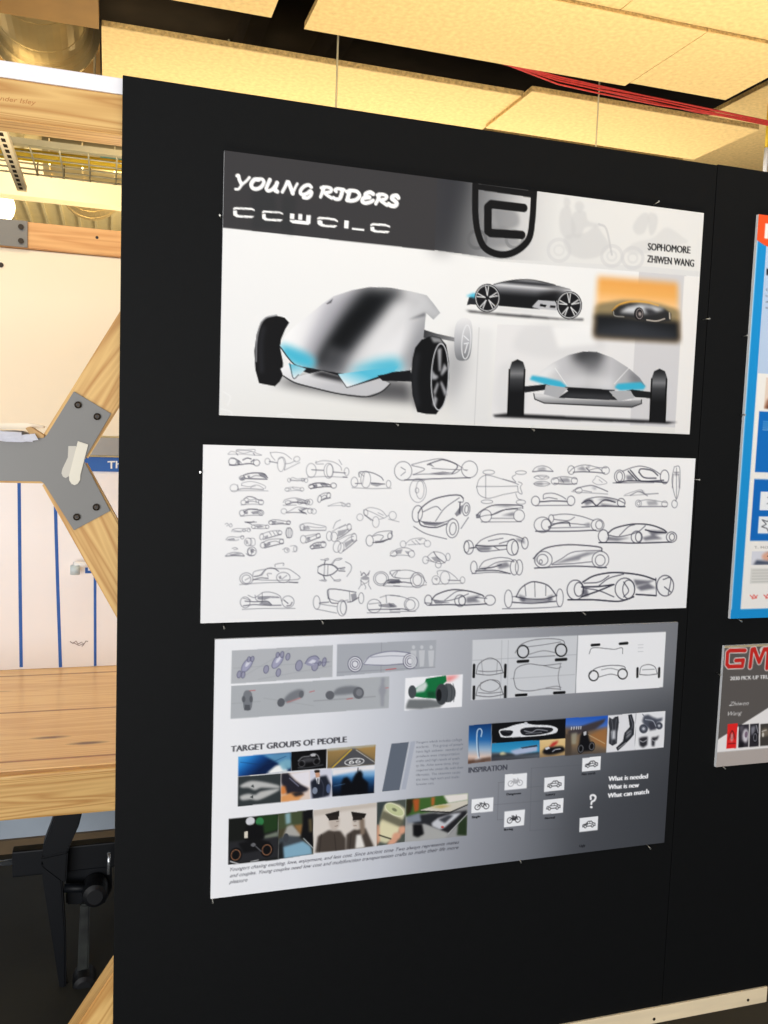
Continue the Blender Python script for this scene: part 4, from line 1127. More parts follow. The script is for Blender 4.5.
sk(T2, [('e', 78, 505, 20, 20), ('d', -10, 495, 20, 515, 50, 530), [0, 485, 40, 490, 70, 487], [10, 510, 40, 490]], .34)
sk(T2, [('e', 460, 555, 24, 26), ('e', 582, 592, 26, 42), ('e', 712, 542, 28, 32, -10), [490, 500, 540, 480, 620, 500, 665, 545], [490, 500, 495, 530, 545, 580], ('d', 500, 540, 560, 580), [610, 570, 650, 560, 680, 540], [510, 500, 560, 520, 640, 560], ('e', 505, 520, 16, 24), [600, 520, 640, 540], [680, 570, 760, 590]], .36, .7)
sk(T2, [('e', 535, 735, 28, 42), [555, 700, 600, 670, 700, 660, 705, 680], ('d', 560, 750, 620, 745, 690, 720), [700, 665, 710, 700, 690, 720], ('s', 575, 738, 640, 730, 690, 715, 640, 748, 580, 755), [565, 700, 600, 690, 640, 700, 620, 730], ('e', 690, 700, 16, 26)], .55)
sk(T2, [[5, 655, 0, 615, 60, 600, 130, 612, 195, 625, 200, 650], ('d', 5, 655, 100, 655, 195, 655), ('s', 20, 625, 60, 620, 80, 645, 25, 650), [60, 625, 130, 635, 190, 632], ('e', 20, 632, 16, 22)], .38)
sk(T2, [('e', 25, 725, 22, 30), [40, 700, 90, 690, 150, 680], ('d', 45, 750, 110, 725, 155, 705), ('s', 50, 710, 75, 705, 80, 730, 55, 740), ('e', 140, 698, 16, 18), [60, 715, 130, 690]], .45)
sk(T2, [('e', 225, 700, 22, 36), ('e', 262, 705, 26, 36), ('d', 285, 720, 340, 690, 395, 645), [245, 665, 310, 630, 380, 610], ('s', 290, 660, 340, 650, 380, 640, 330, 690, 290, 705), ('e', 378, 630, 16, 26), [255, 640, 275, 595, 310, 575], [300, 640, 350, 610]], .42)
sk(T4, [('e', 285, 90, 30, 44, 10), ('e', 315, 100, 22, 40, 10), [285, 45, 350, 10, 420, -10], ('d', 330, 125, 390, 80, 435, 40), ('e', 415, 20, 20, 32), ('s', 340, 60, 400, 30, 420, 40, 350, 100), [330, 60, 380, 20, 410, 10]], .42)
sk(T4, [('d', 80, 90, 110, 65, 160, 55, 190, 60), ('e', 92, 92, 14, 14), ('e', 180, 72, 20, 24), ('s', 100, 80, 150, 65, 160, 85, 110, 100), ('d', 90, 106, 140, 100, 180, 96), [120, 75, 150, 90]], .5)
sk(T3, [('e', 355, 100, 16, 26, 10), [350, 80, 400, 62, 450, 50, 510, 48], ('d', 370, 122, 430, 105, 520, 80), ('s', 375, 100, 410, 85, 410, 105, 385, 115), [420, 60, 440, 90], [450, 55, 470, 85], [480, 50, 495, 80], ('e', 512, 65, 16, 16)], .42)
sk(T3, [('e', 365, 172, 20, 24, 10), [360, 150, 420, 125, 490, 118, 540, 122], ('d', 380, 195, 460, 175, 540, 155), ('s', 370, 165, 430, 145, 430, 170, 390, 190), ('e', 525, 142, 18, 20), [410, 150, 470, 138, 510, 150]], .5)
sk(T3, [('e', 590, 68, 30, 42), [570, 30, 572, 105], [588, 30, 588, 105], [605, 30, 606, 100], [575, 25, 600, 22], [572, 108, 606, 106]], .45)
sk(T3, [('e', 570, 215, 22, 20), ('s', 560, 205, 585, 200, 580, 230), [600, 180, 640, 175, 660, 195, 650, 225, 620, 228], ('e', 640, 205, 12, 22), [535, 210, 560, 195]], .35)
sk(T3, [[50, 125, 70, 105, 110, 100, 150, 105, 200, 95], ('s', 60, 120, 120, 110, 130, 128, 80, 132), ('e', 190, 105, 14, 14), [60, 130, 130, 132, 160, 125]], .42)
sk(T3, [('e', 240, 145, 32, 34), ('s', 215, 130, 235, 128, 245, 160, 222, 165), [245, 115, 290, 115, 300, 150, 290, 175, 245, 172], [262, 118, 260, 172]], .38)
sk(T3, [[50, 262, 70, 245, 120, 232, 180, 240, 205, 260], ('d', 48, 266, 120, 262, 205, 264), ('s', 75, 250, 150, 238, 190, 250, 100, 262), [105, 200, 130, 192, 150, 205, 120, 210]], .45)
sk(T3, [('e', 272, 225, 38, 38), ('s', 255, 215, 285, 205, 290, 235, 265, 240), ('e', 255, 230, 18, 28), [225, 245, 250, 262, 290, 258], [270, 200, 300, 220]], .5)
# large left pair
sk(T3, [('e', 225, 458, 56, 50), ('e', 225, 462, 38, 36), ('e', 540, 448, 58, 44), ('d', 290, 440, 340, 430, 380, 390, 410, 370, 460, 370, 500, 395), [280, 430, 290, 400, 340, 385, 390, 378], [410, 370, 500, 372, 580, 375, 640, 410, 682, 445, 670, 462], ('d', 280, 470, 340, 452, 410, 455), [290, 465, 380, 470, 480, 472, 590, 470, 665, 465], ('s', 500, 440, 520, 430, 525, 460, 505, 460), ('s', 300, 438, 350, 430, 385, 395, 360, 432), [410, 440, 405, 415, 440, 415], ('d', 590, 488, 665, 490), [170, 508, 350, 495, 560, 490, 660, 492], [215, 470, 250, 450], [530, 460, 570, 430], [470, 355, 475, 335, 540, 325, 540, 345]], .5)
sk(T3, [('e', 215, 660, 42, 46), ('e', 580, 655, 52, 50), [240, 600, 290, 620, 330, 600, 370, 575, 440, 575, 510, 605, 525, 650], ('s', 320, 610, 400, 605, 500, 610, 515, 625, 430, 622, 380, 640, 320, 635), ('d', 215, 650, 300, 655, 400, 650, 440, 680), ('s', 370, 650, 420, 660, 440, 690, 390, 685, 330, 670), ('d', 200, 690, 290, 680, 400, 685, 520, 685), [300, 600, 310, 640, 360, 660], [360, 580, 360, 650], ('d', 545, 640, 580, 670), ('d', 570, 690, 600, 685, 615, 660), [190, 720, 400, 712, 640, 712], [200, 625, 260, 640]], .5)
sk(T4, [[140, 245, 180, 225, 250, 230, 290, 260, 250, 300, 190, 310, 140, 290, 140, 245], ('d', 140, 245, 190, 226, 250, 232, 290, 262), ('d', 140, 290, 190, 312, 245, 302, 290, 268), [190, 228, 185, 308], [215, 230, 212, 310], ('d', 295, 258, 345, 250), ('d', 298, 275, 345, 278), [310, 262, 340, 264], [185, 188, 215, 180, 212, 192, 160, 190], [240, 225, 275, 185, 322, 180, 300, 192, 270, 195, 250, 225], [165, 345, 200, 345, 195, 355, 150, 348], [235, 315, 265, 345, 310, 342, 300, 355, 260, 352], [350, 205, 390, 230, 392, 270, 360, 318], ('d', 185, 225, 195, 195), ('d', 180, 312, 190, 340)], .5)
sk(T4, [('d', 470, 310, 490, 290, 510, 310, 530, 290), ('s', 470, 325, 500, 310, 530, 325, 520, 345, 480, 345), [465, 280, 475, 310], [535, 275, 525, 310], [465, 350, 500, 372, 530, 350], [450, 415, 470, 380], [545, 415, 525, 380], [475, 385, 490, 375, 505, 400, 500, 415], [470, 330, 468, 375], [528, 330, 528, 375]], .45)
sk(T4, [('e', 128, 518, 26, 52), ('e', 322, 560, 36, 62), ('e', 470, 485, 20, 42), ('d', 218, 490, 212, 425, 260, 415, 340, 425, 430, 440), [220, 425, 222, 480], ('d', 220, 480, 240, 520, 290, 525), ('d', 150, 522, 220, 515), [380, 440, 385, 510], ('d', 365, 515, 400, 510, 450, 480), ('s', 390, 455, 430, 445, 440, 490, 400, 515), [150, 530, 280, 550], [225, 490, 300, 510, 370, 500], ('e', 332, 560, 22, 50), [130, 570, 280, 600]], .5)
sk(T4, [('e', 622, 335, 58, 54), ('e', 622, 335, 44, 42), ('d', 640, 385, 680, 345, 760, 345), [690, 300, 700, 275, 770, 270], ('s', 660, 370, 700, 350, 768, 350, 768, 370, 690, 375), [690, 285, 720, 325, 768, 330], [640, 392, 768, 395]], .5)
sk(T6, [('e', 150, 275, 38, 42), [10, 250, 40, 225, 110, 222, 170, 250, 200, 290], ('s', -20, 275, 50, 270, 70, 290, 10, 295), ('d', -10, 290, 60, 285, 120, 292), [40, 230, 30, 260, 110, 265, 130, 240], ('e', 150, 275, 24, 30), [20, 305, 120, 312, 200, 300]], .5)
sk(T4, [('e', 570, 545, 54, 52), [615, 480, 680, 462, 768, 470], ('s', 600, 535, 690, 525, 745, 555, 690, 560, 610, 550), [660, 465, 665, 520], ('d', 530, 575, 620, 570, 768, 572), [515, 598, 768, 596], [530, 530, 620, 520]], .5)
sk(T6, [('e', 118, 408, 40, 38), ('s', -10, 400, 20, 402, 40, 420, 0, 422), [0, 358, 60, 365, 105, 380], ('d', 0, 438, 60, 432, 100, 440), ('e', 112, 410, 26, 28), [0, 448, 140, 446]], .5)
# middle block
sk(T5, [('e', 72, 115, 48, 52), ('e', 436, 106, 44, 46), [120, 80, 200, 60, 280, 48, 350, 70, 400, 100], ('d', 205, 80, 260, 60, 300, 55, 370, 85, 340, 130), ('s', 205, 80, 245, 95, 220, 70), ('s', 215, 128, 290, 118, 350, 125, 270, 136), [120, 85, 190, 105, 130, 135], [125, 135, 200, 132, 340, 132, 390, 105], ('d', 80, 165, 250, 158, 440, 152), [230, 100, 300, 105, 380, 108], ('s', 390, 105, 430, 108, 420, 116), [60, 95, 85, 110], [60, 140, 85, 120]], .5, .8)
sk(T5, [('e', 153, 222, 46, 66), ('e', 165, 218, 22, 50), ('e', 148, 222, 10, 14), [130, 170, 190, 168]], .38)
sk(T5, [('d', 155, 345, 180, 310, 240, 270, 320, 250, 380, 248, 402, 265), [402, 265, 400, 285, 375, 285], [155, 345, 160, 385, 220, 402, 300, 395, 345, 375], ('d', 158, 385, 175, 415, 250, 425, 310, 405), [180, 340, 250, 310, 280, 330], [250, 390, 300, 320, 380, 262], ('e', 150, 350, 28, 46, 8), ('e', 343, 430, 34, 52, 6), ('e', 345, 432, 18, 34, 6), ('e', 418, 325, 20, 36, 6), ('e', 420, 325, 10, 22, 6), ('s', 170, 390, 300, 400, 250, 418, 190, 410), ('s', 355, 350, 385, 310, 400, 300, 390, 350, 365, 365), ('d', 385, 285, 380, 345), [130, 420, 200, 460, 310, 488], [390, 430, 430, 370]], .58, .85)
sk(T5, [[475, 205, 490, 160, 530, 138, 600, 155, 680, 180, 705, 190], [475, 205, 490, 245, 540, 265, 620, 245, 700, 230], [475, 200, 600, 200, 700, 198], ('e', 542, 122, 32, 12), ('e', 532, 284, 32, 10), ('e', 718, 124, 30, 10), ('e', 718, 286, 26, 12), [705, 175, 725, 185, 715, 205, 725, 240, 705, 232, 700, 200], [690, 135, 670, 150, 690, 175], [690, 240, 700, 265, 720, 275], [525, 135, 525, 265], [620, 160, 690, 178]], .45, .7)
sk(T5, [('d', 475, 360, 500, 335, 560, 305, 640, 300, 720, 305, 728, 320), [475, 372, 520, 360, 580, 350, 640, 325, 720, 318], ('e', 525, 362, 32, 34), ('e', 708, 360, 30, 32), ('s', 472, 350, 495, 355, 490, 375, 472, 372), ('d', 555, 358, 620, 330, 700, 322), ('s', 610, 360, 680, 340, 678, 362), [555, 375, 680, 375], [500, 395, 720, 394], ('s', 560, 306, 640, 301, 700, 306, 640, 312)], .58)
sk(T6, [[470, 85, 510, 50, 600, 22, 680, 30, 735, 50], ('d', 470, 85, 540, 88, 640, 85), [470, 90, 500, 118, 580, 112, 640, 105], ('s', 470, 95, 520, 90, 560, 95, 545, 112, 490, 115), ('e', 432, 95, 26, 38), ('e', 420, 92, 14, 32), ('e', 672, 95, 32, 44), ('e', 740, 72, 18, 32), [570, 90, 600, 110], [600, 75, 680, 50], ('d', 440, 100, 470, 95), [540, 60, 620, 45], ('e', 685, 98, 18, 38), ('s', 690, 45, 735, 55, 740, 75, 700, 60)], .62, .85)
sk(T6, [[490, 205, 520, 170, 590, 152, 650, 155, 680, 170], ('d', 485, 215, 560, 205, 610, 190), [520, 215, 580, 180, 640, 170, 680, 175], ('e', 460, 205, 18, 34), ('e', 682, 205, 22, 42), ('e', 708, 205, 20, 42), ('s', 585, 190, 640, 175, 660, 200, 600, 215), ('d', 470, 225, 580, 222, 660, 240), [450, 240, 560, 232, 640, 238], ('s', 490, 210, 540, 205, 520, 218)], .58, .8)
sk(T6, [('e', 72, 78, 16, 18), ('e', 205, 75, 18, 18), [85, 75, 120, 50, 180, 45, 200, 60], [100, 82, 150, 78, 190, 75], [120, 60, 140, 78], [140, 55, 165, 80], ('s', 150, 50, 180, 46, 165, 60)], .36)
sk(T6, [('e', 118, 132, 17, 18), [10, 128, 40, 105, 90, 98, 130, 115], ('s', 30, 112, 70, 105, 60, 130, 35, 132), [0, 142, 60, 138, 110, 142], ('e', 20, 130, 18, 16), ('s', 80, 115, 105, 118, 100, 138)], .42)
sk(T6, [('e', 195, 165, 16, 20), ('e', 318, 148, 12, 20), ('e', 265, 190, 16, 18), [205, 145, 240, 120, 290, 130, 310, 165, 280, 185, 230, 170, 205, 145], ('d', 240, 120, 260, 150, 300, 180), ('s', 225, 150, 260, 145, 280, 175, 245, 172), [200, 165, 240, 175]], .42)
sk(T6, [('e', 252, 275, 22, 24), ('e', 302, 262, 26, 36), ('e', 398, 275, 13, 18), [262, 245, 262, 225, 310, 225, 350, 250, 370, 270], ('d', 320, 275, 385, 278), [235, 298, 320, 295, 400, 292], ('s', 240, 265, 262, 262, 258, 280)], .4)
sk(T6, [('d', 230, 380, 260, 352, 340, 328, 430, 335, 500, 355, 515, 365), [230, 382, 300, 390, 370, 375, 430, 350], [300, 385, 360, 340, 400, 332], ('e', 385, 388, 30, 32), ('e', 548, 385, 30, 28), ('e', 210, 385, 20, 28), ('s', 420, 370, 500, 355, 470, 380, 500, 395, 420, 400), ('d', 215, 412, 330, 410, 420, 412, 530, 405), ('s', 235, 385, 300, 395, 330, 400, 250, 405), ('e', 395, 388, 18, 26), [470, 370, 530, 375], [190, 400, 230, 402]], .62, .85)
# right block
sk(T7, [[35, 75, 50, 58, 80, 50, 110, 58, 130, 75], ('d', 35, 78, 80, 74, 130, 77), ('s', 60, 62, 90, 56, 100, 70, 60, 72)], .45)
sk(T7, [('e', 78, 104, 34, 10), [40, 104, 60, 98, 110, 104], [60, 98, 80, 110, 100, 98]], .32)
sk(T7, [('e', 78, 134, 36, 11), ('s', 50, 130, 80, 128, 85, 140, 55, 140), [40, 134, 118, 134]], .42)
sk(T7, [('e', 140, 122, 18, 16), ('e', 230, 120, 14, 16), [130, 115, 160, 102, 200, 102, 240, 112], ('s', 155, 112, 200, 106, 215, 128, 165, 128), ('d', 135, 132, 190, 136, 240, 134), [165, 105, 180, 128]], .48)
sk(T7, [('e', 215, 70, 16, 20), ('e', 375, 72, 18, 18), [205, 80, 230, 58, 280, 46, 340, 58, 380, 60], ('s', 240, 65, 270, 52, 290, 75, 265, 72), ('s', 285, 55, 305, 48, 295, 65), ('d', 225, 80, 280, 78, 370, 84), ('d', 285, 60, 300, 75), [300, 70, 340, 62, 360, 76]], .5)
sk(T7, [('e', 440, 100, 24, 30), ('e', 650, 102, 20, 32), [455, 75, 500, 58, 540, 52, 590, 65, 630, 90], ('d', 490, 70, 530, 115, 560, 122, 645, 118), ('d', 480, 75, 520, 118), ('d', 530, 80, 540, 65, 590, 72, 618, 95), ('d', 530, 80, 555, 105, 610, 108), ('d', 425, 128, 500, 120, 660, 128), ('s', 470, 95, 500, 95, 505, 118, 475, 118), [410, 130, 600, 128], ('e', 440, 100, 14, 22)], .58, .85)
sk(T7, [[325, 110, 315, 125, 340, 138, 380, 132, 370, 118, 335, 98, 325, 110], [345, 115, 360, 128]], .32)
sk(T7, [('d', 225, 165, 260, 150, 310, 142, 350, 155, 385, 170), ('s', 308, 150, 335, 152, 325, 162), [218, 170, 280, 175, 385, 182], ('e', 250, 165, 16, 14), [270, 165, 310, 172]], .42)
sk(T7, [('e', 49, 214, 19, 22), ('e', 214, 213, 18, 22), [85, 200, 90, 182, 130, 178, 170, 192, 190, 205], [85, 205, 110, 198, 150, 205], ('d', 68, 218, 130, 214, 196, 216), [50, 236, 215, 234]], .55, .85)
sk(T7, [[265, 225, 290, 205, 350, 195, 420, 205, 465, 225], ('d', 265, 225, 300, 210, 330, 235), ('s', 270, 215, 310, 205, 320, 220, 285, 235), ('s', 335, 208, 380, 200, 440, 215, 410, 215), ('s', 350, 225, 400, 232, 440, 235, 360, 238), ('d', 265, 242, 360, 238, 465, 240), ('d', 335, 235, 370, 210, 420, 220), ('e', 448, 222, 18, 20)], .62, .85)
sk(T7, [[465, 185, 500, 172, 540, 162, 560, 180, 620, 178], ('d', 490, 188, 530, 170, 570, 190), [460, 190, 620, 180], ('s', 525, 170, 550, 165, 560, 182)], .32)
sk(T7, [('e', 528, 226, 14, 16), ('e', 650, 228, 14, 14), [530, 215, 570, 208, 620, 215, 660, 222], ('s', 565, 215, 610, 212, 620, 232, 575, 235), ('d', 530, 240, 600, 240, 660, 240), ('e', 528, 226, 7, 8)], .4)
sk(T7, [[695, 55, 718, 55, 722, 110, 718, 160, 705, 205, 690, 160, 684, 110, 695, 55], [694, 80, 716, 80], [690, 90, 686, 150], [716, 90, 718, 150], ('s', 694, 85, 716, 85, 714, 95, 696, 95), ('s', 683, 148, 690, 148, 690, 158), ('s', 714, 148, 722, 150, 718, 158), ('e', 696, 228, 13, 18), [705, 205, 700, 215], [705, 60, 705, 200]], .5)
sk(T7, [('e', 82, 325, 40, 36), ('e', 98, 325, 22, 26), ('e', 338, 326, 30, 28), ('e', 345, 325, 16, 20), [130, 280, 190, 275, 260, 285, 320, 305], ('e', 122, 296, 12, 18), [135, 300, 200, 305, 230, 290], ('d', 110, 335, 150, 318, 200, 312, 210, 330), [110, 340, 200, 338, 300, 335], ('s', 275, 322, 300, 315, 305, 332, 285, 332), ('d', 50, 355, 200, 355, 330, 350), [120, 320, 200, 318, 280, 325]], .55, .85)
sk(T7, [('d', 385, 365, 420, 340, 500, 322, 580, 325, 640, 345, 660, 360), [385, 372, 440, 380, 520, 360, 560, 330], [440, 375, 480, 335, 510, 324], ('e', 520, 382, 26, 28), ('e', 682, 382, 24, 24), ('e', 365, 378, 24, 30), ('s', 570, 350, 640, 352, 660, 362, 590, 375), ('s', 545, 385, 600, 370, 640, 390, 560, 398), ('d', 345, 408, 430, 408, 520, 410, 680, 405), ('s', 385, 380, 440, 386, 490, 385, 430, 400, 380, 396), ('e', 684, 382, 12, 16), ('e', 528, 382, 14, 22), ('d', 560, 348, 600, 358, 655, 362)], .65, .9)
sk(T8, [('e', 175, 100, 36, 34), ('e', 172, 100, 22, 22), ('e', 406, 100, 34, 34), ('e', 405, 102, 20, 22), ('d', 135, 95, 180, 55, 260, 40, 340, 42, 405, 50, 412, 65), [210, 118, 250, 95, 300, 68, 410, 62], ('s', 215, 118, 270, 95, 350, 70, 400, 68, 330, 90, 320, 100, 250, 112), [210, 120, 300, 115, 370, 108], ('s', 140, 100, 150, 82, 145, 112), ('d', 140, 134, 300, 126, 430, 132), ('e', 165, 108, 6, 8)], .55, .9)
sk(T8, [('d', 65, 250, 85, 215, 120, 192, 150, 190, 195, 205, 228, 245), [100, 200, 105, 245], [140, 190, 142, 250], [185, 205, 185, 245], ('d', 65, 250, 110, 258, 180, 258, 228, 245), ('s', 80, 255, 130, 262, 200, 258, 215, 262, 190, 272, 90, 272), ('s', 75, 240, 105, 250, 100, 268, 80, 265), ('s', 190, 250, 215, 240, 210, 265, 195, 266), ('e', 34, 258, 16, 36), ('e', 242, 254, 14, 36), ('d', 50, 272, 130, 276, 225, 268), [10, 298, 130, 296, 240, 290], [50, 250, 65, 248]], .55, .85)
sk(T8, [('e', 305, 222, 34, 40), ('e', 318, 220, 18, 28), ('e', 505, 218, 40, 44), ('e', 668, 205, 34, 42), ('d', 335, 190, 380, 165, 450, 152, 520, 155, 580, 165, 630, 182), ('d', 330, 210, 400, 208, 460, 200), [400, 205, 440, 175, 500, 158], [340, 195, 400, 190, 440, 165], ('s', 540, 180, 600, 185, 630, 180, 600, 195, 550, 205), ('s', 550, 210, 600, 195, 630, 215, 570, 225), ('d', 330, 250, 400, 225, 460, 200), [340, 215, 400, 225, 460, 250], ('d', 275, 262, 380, 262, 480, 268, 540, 250), ('d', 550, 240, 630, 245), [500, 190, 520, 225, 500, 250], ('e', 520, 220, 24, 38), [660, 180, 690, 175, 680, 240], [665, 210, 690, 230], [630, 175, 632, 245], ('s', 330, 225, 350, 215, 360, 245, 340, 250)], .72, 1.0)
c.build(r2)

# ------------------------------------------------------------------ sheet 3: the research sheet
X3, Z3, W3, H3 = .6829, .9367, .5067, .2529
r3, c = poster(X3 - W3, X3 + W3, Z3 - H3, Z3 + H3, .0025, 'bottom sheet on the board, fading from white to dark grey, with small photos and text', side=(200, 200, 204))
c.img[:] = grad((235, 720), (690, 790), (0, (236, 236, 238)), (.18, (226, 227, 232)), (.36, (196, 199, 207)), (.52, (150, 153, 161)), (.68, (112, 115, 122)), (.85, (84, 87, 93)), (1, (62, 64, 69)))(c.PX, c.PY)
tl = grad((215, 640), (560, 860), (0, (255, 255, 255)), (1, (255, 255, 255)))
c.poly([(430, 620), (690, 610), (680, 690), (560, 715), (400, 700)], (184, 185, 190), .45, f=22)
c.poly([(560, 790), (690, 760), (680, 860), (560, 870)], (58, 60, 65), .55, f=18)
Q1 = K(225, 635, 4.5176); Q2 = K(225, 735, 4.955); Q3 = K(225, 785, 6.4); Q4 = K(340, 785, 5.908); Q6 = K(460, 705, 6.98); Q7 = K(560, 700, 6.678); Q8 = K(460, 750, 3.746)
QT = K(455, 620, 3.413); QG = K(370, 670, 6.982); QI = K(455, 700, 3.413)
GR = (178, 180, 184); LN = (84, 84, 110)


def pic(name, pts, label=None, color=None):
    m = c.quad(pts, name, label)
    if color is not None: c.poly(pts, color, mark=False)
    return m


def S_(Kk, pts, w=.6, col=LN, a=.75, **k): c.stroke(Kk(pts), w, col, a, **k)
def P_(Kk, pts, col, a=1.0, f=0.0, sm=False): c.poly(Kk(pts), col, a, f=f, sm=sm, mark=False)
def E_(Kk, cx, cy, rx, ry, col, a=1.0, rot=0, f=0.0): c.poly(Kk(ell(cx, cy, rx, ry, rot)), col, a, f=f, mark=False)


# model views
pic('model_view', Q1([(30, 70), (488, 45), (486, 190), (26, 222)]), None, GR)
for q in ([(40, 150), (480, 120)], [(60, 200), (300, 60)], [(150, 200), (480, 140)]): S_(Q1, q, .5, (150, 152, 158), .6)
for (x, y, rot) in ((100, 135, -55), (238, 118, -55)):
    E_(Q1, x, y, 38, 17, (160, 160, 184), 1, rot); S_(Q1, ell(x, y, 38, 17, rot), .7, LN, .8, closed=True); E_(Q1, x + 4, y - 8, 20, 7, (214, 214, 224), .9, rot)
for (x, y, a, b) in ((64, 178, 9, 16), (82, 180, 8, 15), (108, 110, 7, 12), (124, 108, 7, 12), (186, 155, 11, 18), (241, 170, 10, 18), (284, 98, 9, 16), (258, 88, 8, 14), (238, 90, 7, 12), (334, 138, 15, 24), (406, 140, 14, 22), (448, 122, 9, 20), (428, 128, 5, 10)):
    E_(Q1, x, y, a, b, (150, 150, 170), 1, 12); S_(Q1, ell(x, y, a, b, 12), .7, LN, .85, closed=True)
P_(Q1, [(362, 128), (380, 102), (410, 94), (426, 108), (414, 132), (385, 140)], (150, 150, 172), 1, .3, True); S_(Q1, [(362, 128), (380, 102), (410, 94), (426, 108)], .8); P_(Q1, [(375, 125), (395, 110), (412, 115), (400, 132)], (208, 208, 220)); S_(Q1, [(395, 128), (470, 122)], .5)
c.bg()
q = Q1([(506, 42), (0, 0)]); side = [tuple(q[0]), (436.5, 639.8), (435.3, 667.8), tuple(Q1([(503, 188)])[0])]
pic('model_view', side, None, (168, 171, 178))
qs = K(205, 620, 3.0118)
S_(qs, [(398, 158), (694, 142)], .5, (130, 132, 140)); S_(qs, [(532, 68), (530, 166)], .5, (130, 132, 140))
P_(qs, [(478, 132), (500, 108), (550, 95), (600, 97), (630, 104), (632, 122), (600, 130), (520, 136)], (214, 215, 222), 1, .3, True); S_(qs, [(478, 132), (500, 108), (550, 95), (600, 97), (632, 104)], .8); S_(qs, [(480, 134), (540, 136), (600, 132)], .7); S_(qs, [(500, 112), (560, 108), (620, 110)], .5)
for x, y in ((452, 133), (618, 124)):
    E_(qs, x, y, 21, 23, (220, 220, 226)); 
    for rr in (21, 15, 9): S_(qs, ell(x, y, rr, rr * 1.08), .75, (70, 70, 90), .85, closed=True)
for x in (628, 653, 681):
    E_(qs, x, 82, 5, 6, (200, 202, 206), .9); P_(qs, [(x - 9, 92), (x + 9, 91), (x + 8, 115), (x + 6, 140), (x - 6, 141), (x - 8, 115)], (200, 202, 206), .85)
S_(qs, [(545, 150), (575, 146)], .8, (200, 70, 70), .8, sm=False)
c.bg()
pic('model_view', Q1([(28, 230), (743, 186), (740, 330), (24, 380)]), None, (172, 175, 179))
S_(Q1, [(402, 298), (678, 278)], 1.4, (150, 152, 156)); S_(Q1, [(30, 310), (160, 300)], .5, (150, 152, 156)); S_(Q1, [(175, 285), (400, 320)], .5, (150, 152, 156))
dg = (118, 121, 127)
P_(Q1, [(82, 275), (92, 252), (112, 252), (124, 275), (118, 335), (86, 335)], dg, 1, .4, True); E_(Q1, 84, 290, 8, 15, (90, 92, 98)); E_(Q1, 118, 290, 8, 15, (90, 92, 98)); P_(Q1, [(90, 315), (112, 315), (115, 340), (86, 340)], (84, 86, 92), 1, .3); S_(Q1, [(112, 252), (136, 250)], .7, (190, 70, 70), .8, sm=False)
P_(Q1, [(266, 292), (290, 264), (330, 246), (354, 252), (350, 275), (310, 296), (280, 306)], dg, 1, .4, True); E_(Q1, 253, 305, 17, 20, (92, 94, 100), 1, 15); E_(Q1, 345, 268, 11, 17, (100, 102, 108), 1, 10); S_(Q1, [(282, 304), (340, 285)], 1.2, (190, 110, 110), .6); S_(Q1, [(382, 258), (404, 252)], .7, (190, 70, 70), .8, sm=False)
P_(Q1, [(490, 262), (510, 240), (560, 230), (605, 236), (620, 256), (570, 266), (500, 272)], dg, 1, .4, True); E_(Q1, 474, 272, 20, 20, (96, 98, 104)); E_(Q1, 603, 262, 25, 27, (96, 98, 104)); E_(Q1, 606, 260, 14, 16, (124, 126, 132)); S_(Q1, [(550, 290), (576, 286)], .7, (190, 70, 70), .8, sm=False)
P_(Q1, [(706, 195), (722, 195), (720, 222), (728, 250), (720, 280), (718, 320), (704, 320), (702, 280), (694, 250), (704, 222)], (150, 152, 160), 1, .4, True); S_(Q1, [(726, 240), (738, 238)], .7, (190, 90, 90), .8, sm=False)
c.bg()
# green racer
pic('racer_picture', QG([(246, 55), (650, 28), (642, 258), (238, 285)]), None, (240, 240, 243))
P_(QG, [(255, 240), (270, 205), (420, 205), (520, 225), (490, 260), (350, 275), (250, 270)], (112, 116, 118), 1, .6)
P_(QG, [(530, 42), (630, 34), (560, 80), (530, 82)], (236, 140, 140), 1, 1.2)
P_(QG, [(280, 150), (380, 90), (392, 60), (420, 55), (530, 38), (536, 78), (500, 110), (470, 200), (380, 195), (280, 182)], (20, 112, 62), 1, .3)
P_(QG, [(305, 160), (330, 115), (390, 80), (402, 110), (380, 150)], (206, 216, 212), 1, .4)
E_(QG, 295, 152, 28, 46, (70, 76, 80)); E_(QG, 545, 160, 54, 66, (84, 88, 92)); E_(QG, 500, 170, 44, 74, (60, 64, 68)); E_(QG, 482, 175, 18, 42, (20, 22, 24))
for x in (530, 560, 580): S_(QG, [(x, 96), (x + 12, 150), (x + 4, 222)], .5, (40, 44, 48), .8)
P_(QG, [(400, 150), (450, 150), (460, 195), (400, 190)], (18, 78, 46), 1, .4)
c.bg()
# slanted bars and paragraph
c.part('slanted_bar'); c.poly(QG([(150, 515), (272, 502), (206, 838), (84, 850)]), (96, 104, 117)); c.bg()
c.part('slanted_bar'); c.poly(QG([(284, 500), (318, 496), (250, 832), (218, 836)]), (168, 173, 186)); c.bg()
para = ['Yougers which includes college', 'students.   This group of people', 'have high asthetic  standard of', 'products even transportation', 'crafts and high needs of quali-', 'ty life. Athe same time, they', 'required the sweet life with their', 'lifemates. The situation cause', 'the new, high tech and multi-', 'function cars.']
ends = [642, 650, 650, 625, 628, 622, 655, 630, 626, 448]
for i, (t_, xe) in enumerate(zip(para, ends)):
    y = 514 + i * 32.4
    o = QG([(322, y)])[0]; e = QG([(xe, y - (xe - 322) * .065)])[0]
    c.text(t_, o, e, (0, -2.5), (98, 102, 112), 0, .15, .85, name='paragraph_line')
c.text('TARGET GROUPS OF PEOPLE', Q2([(28, 84)])[0], Q2([(604, 36)])[0], (.2, -6.2), (72, 72, 78), .045, 0, name='heading_lettering')
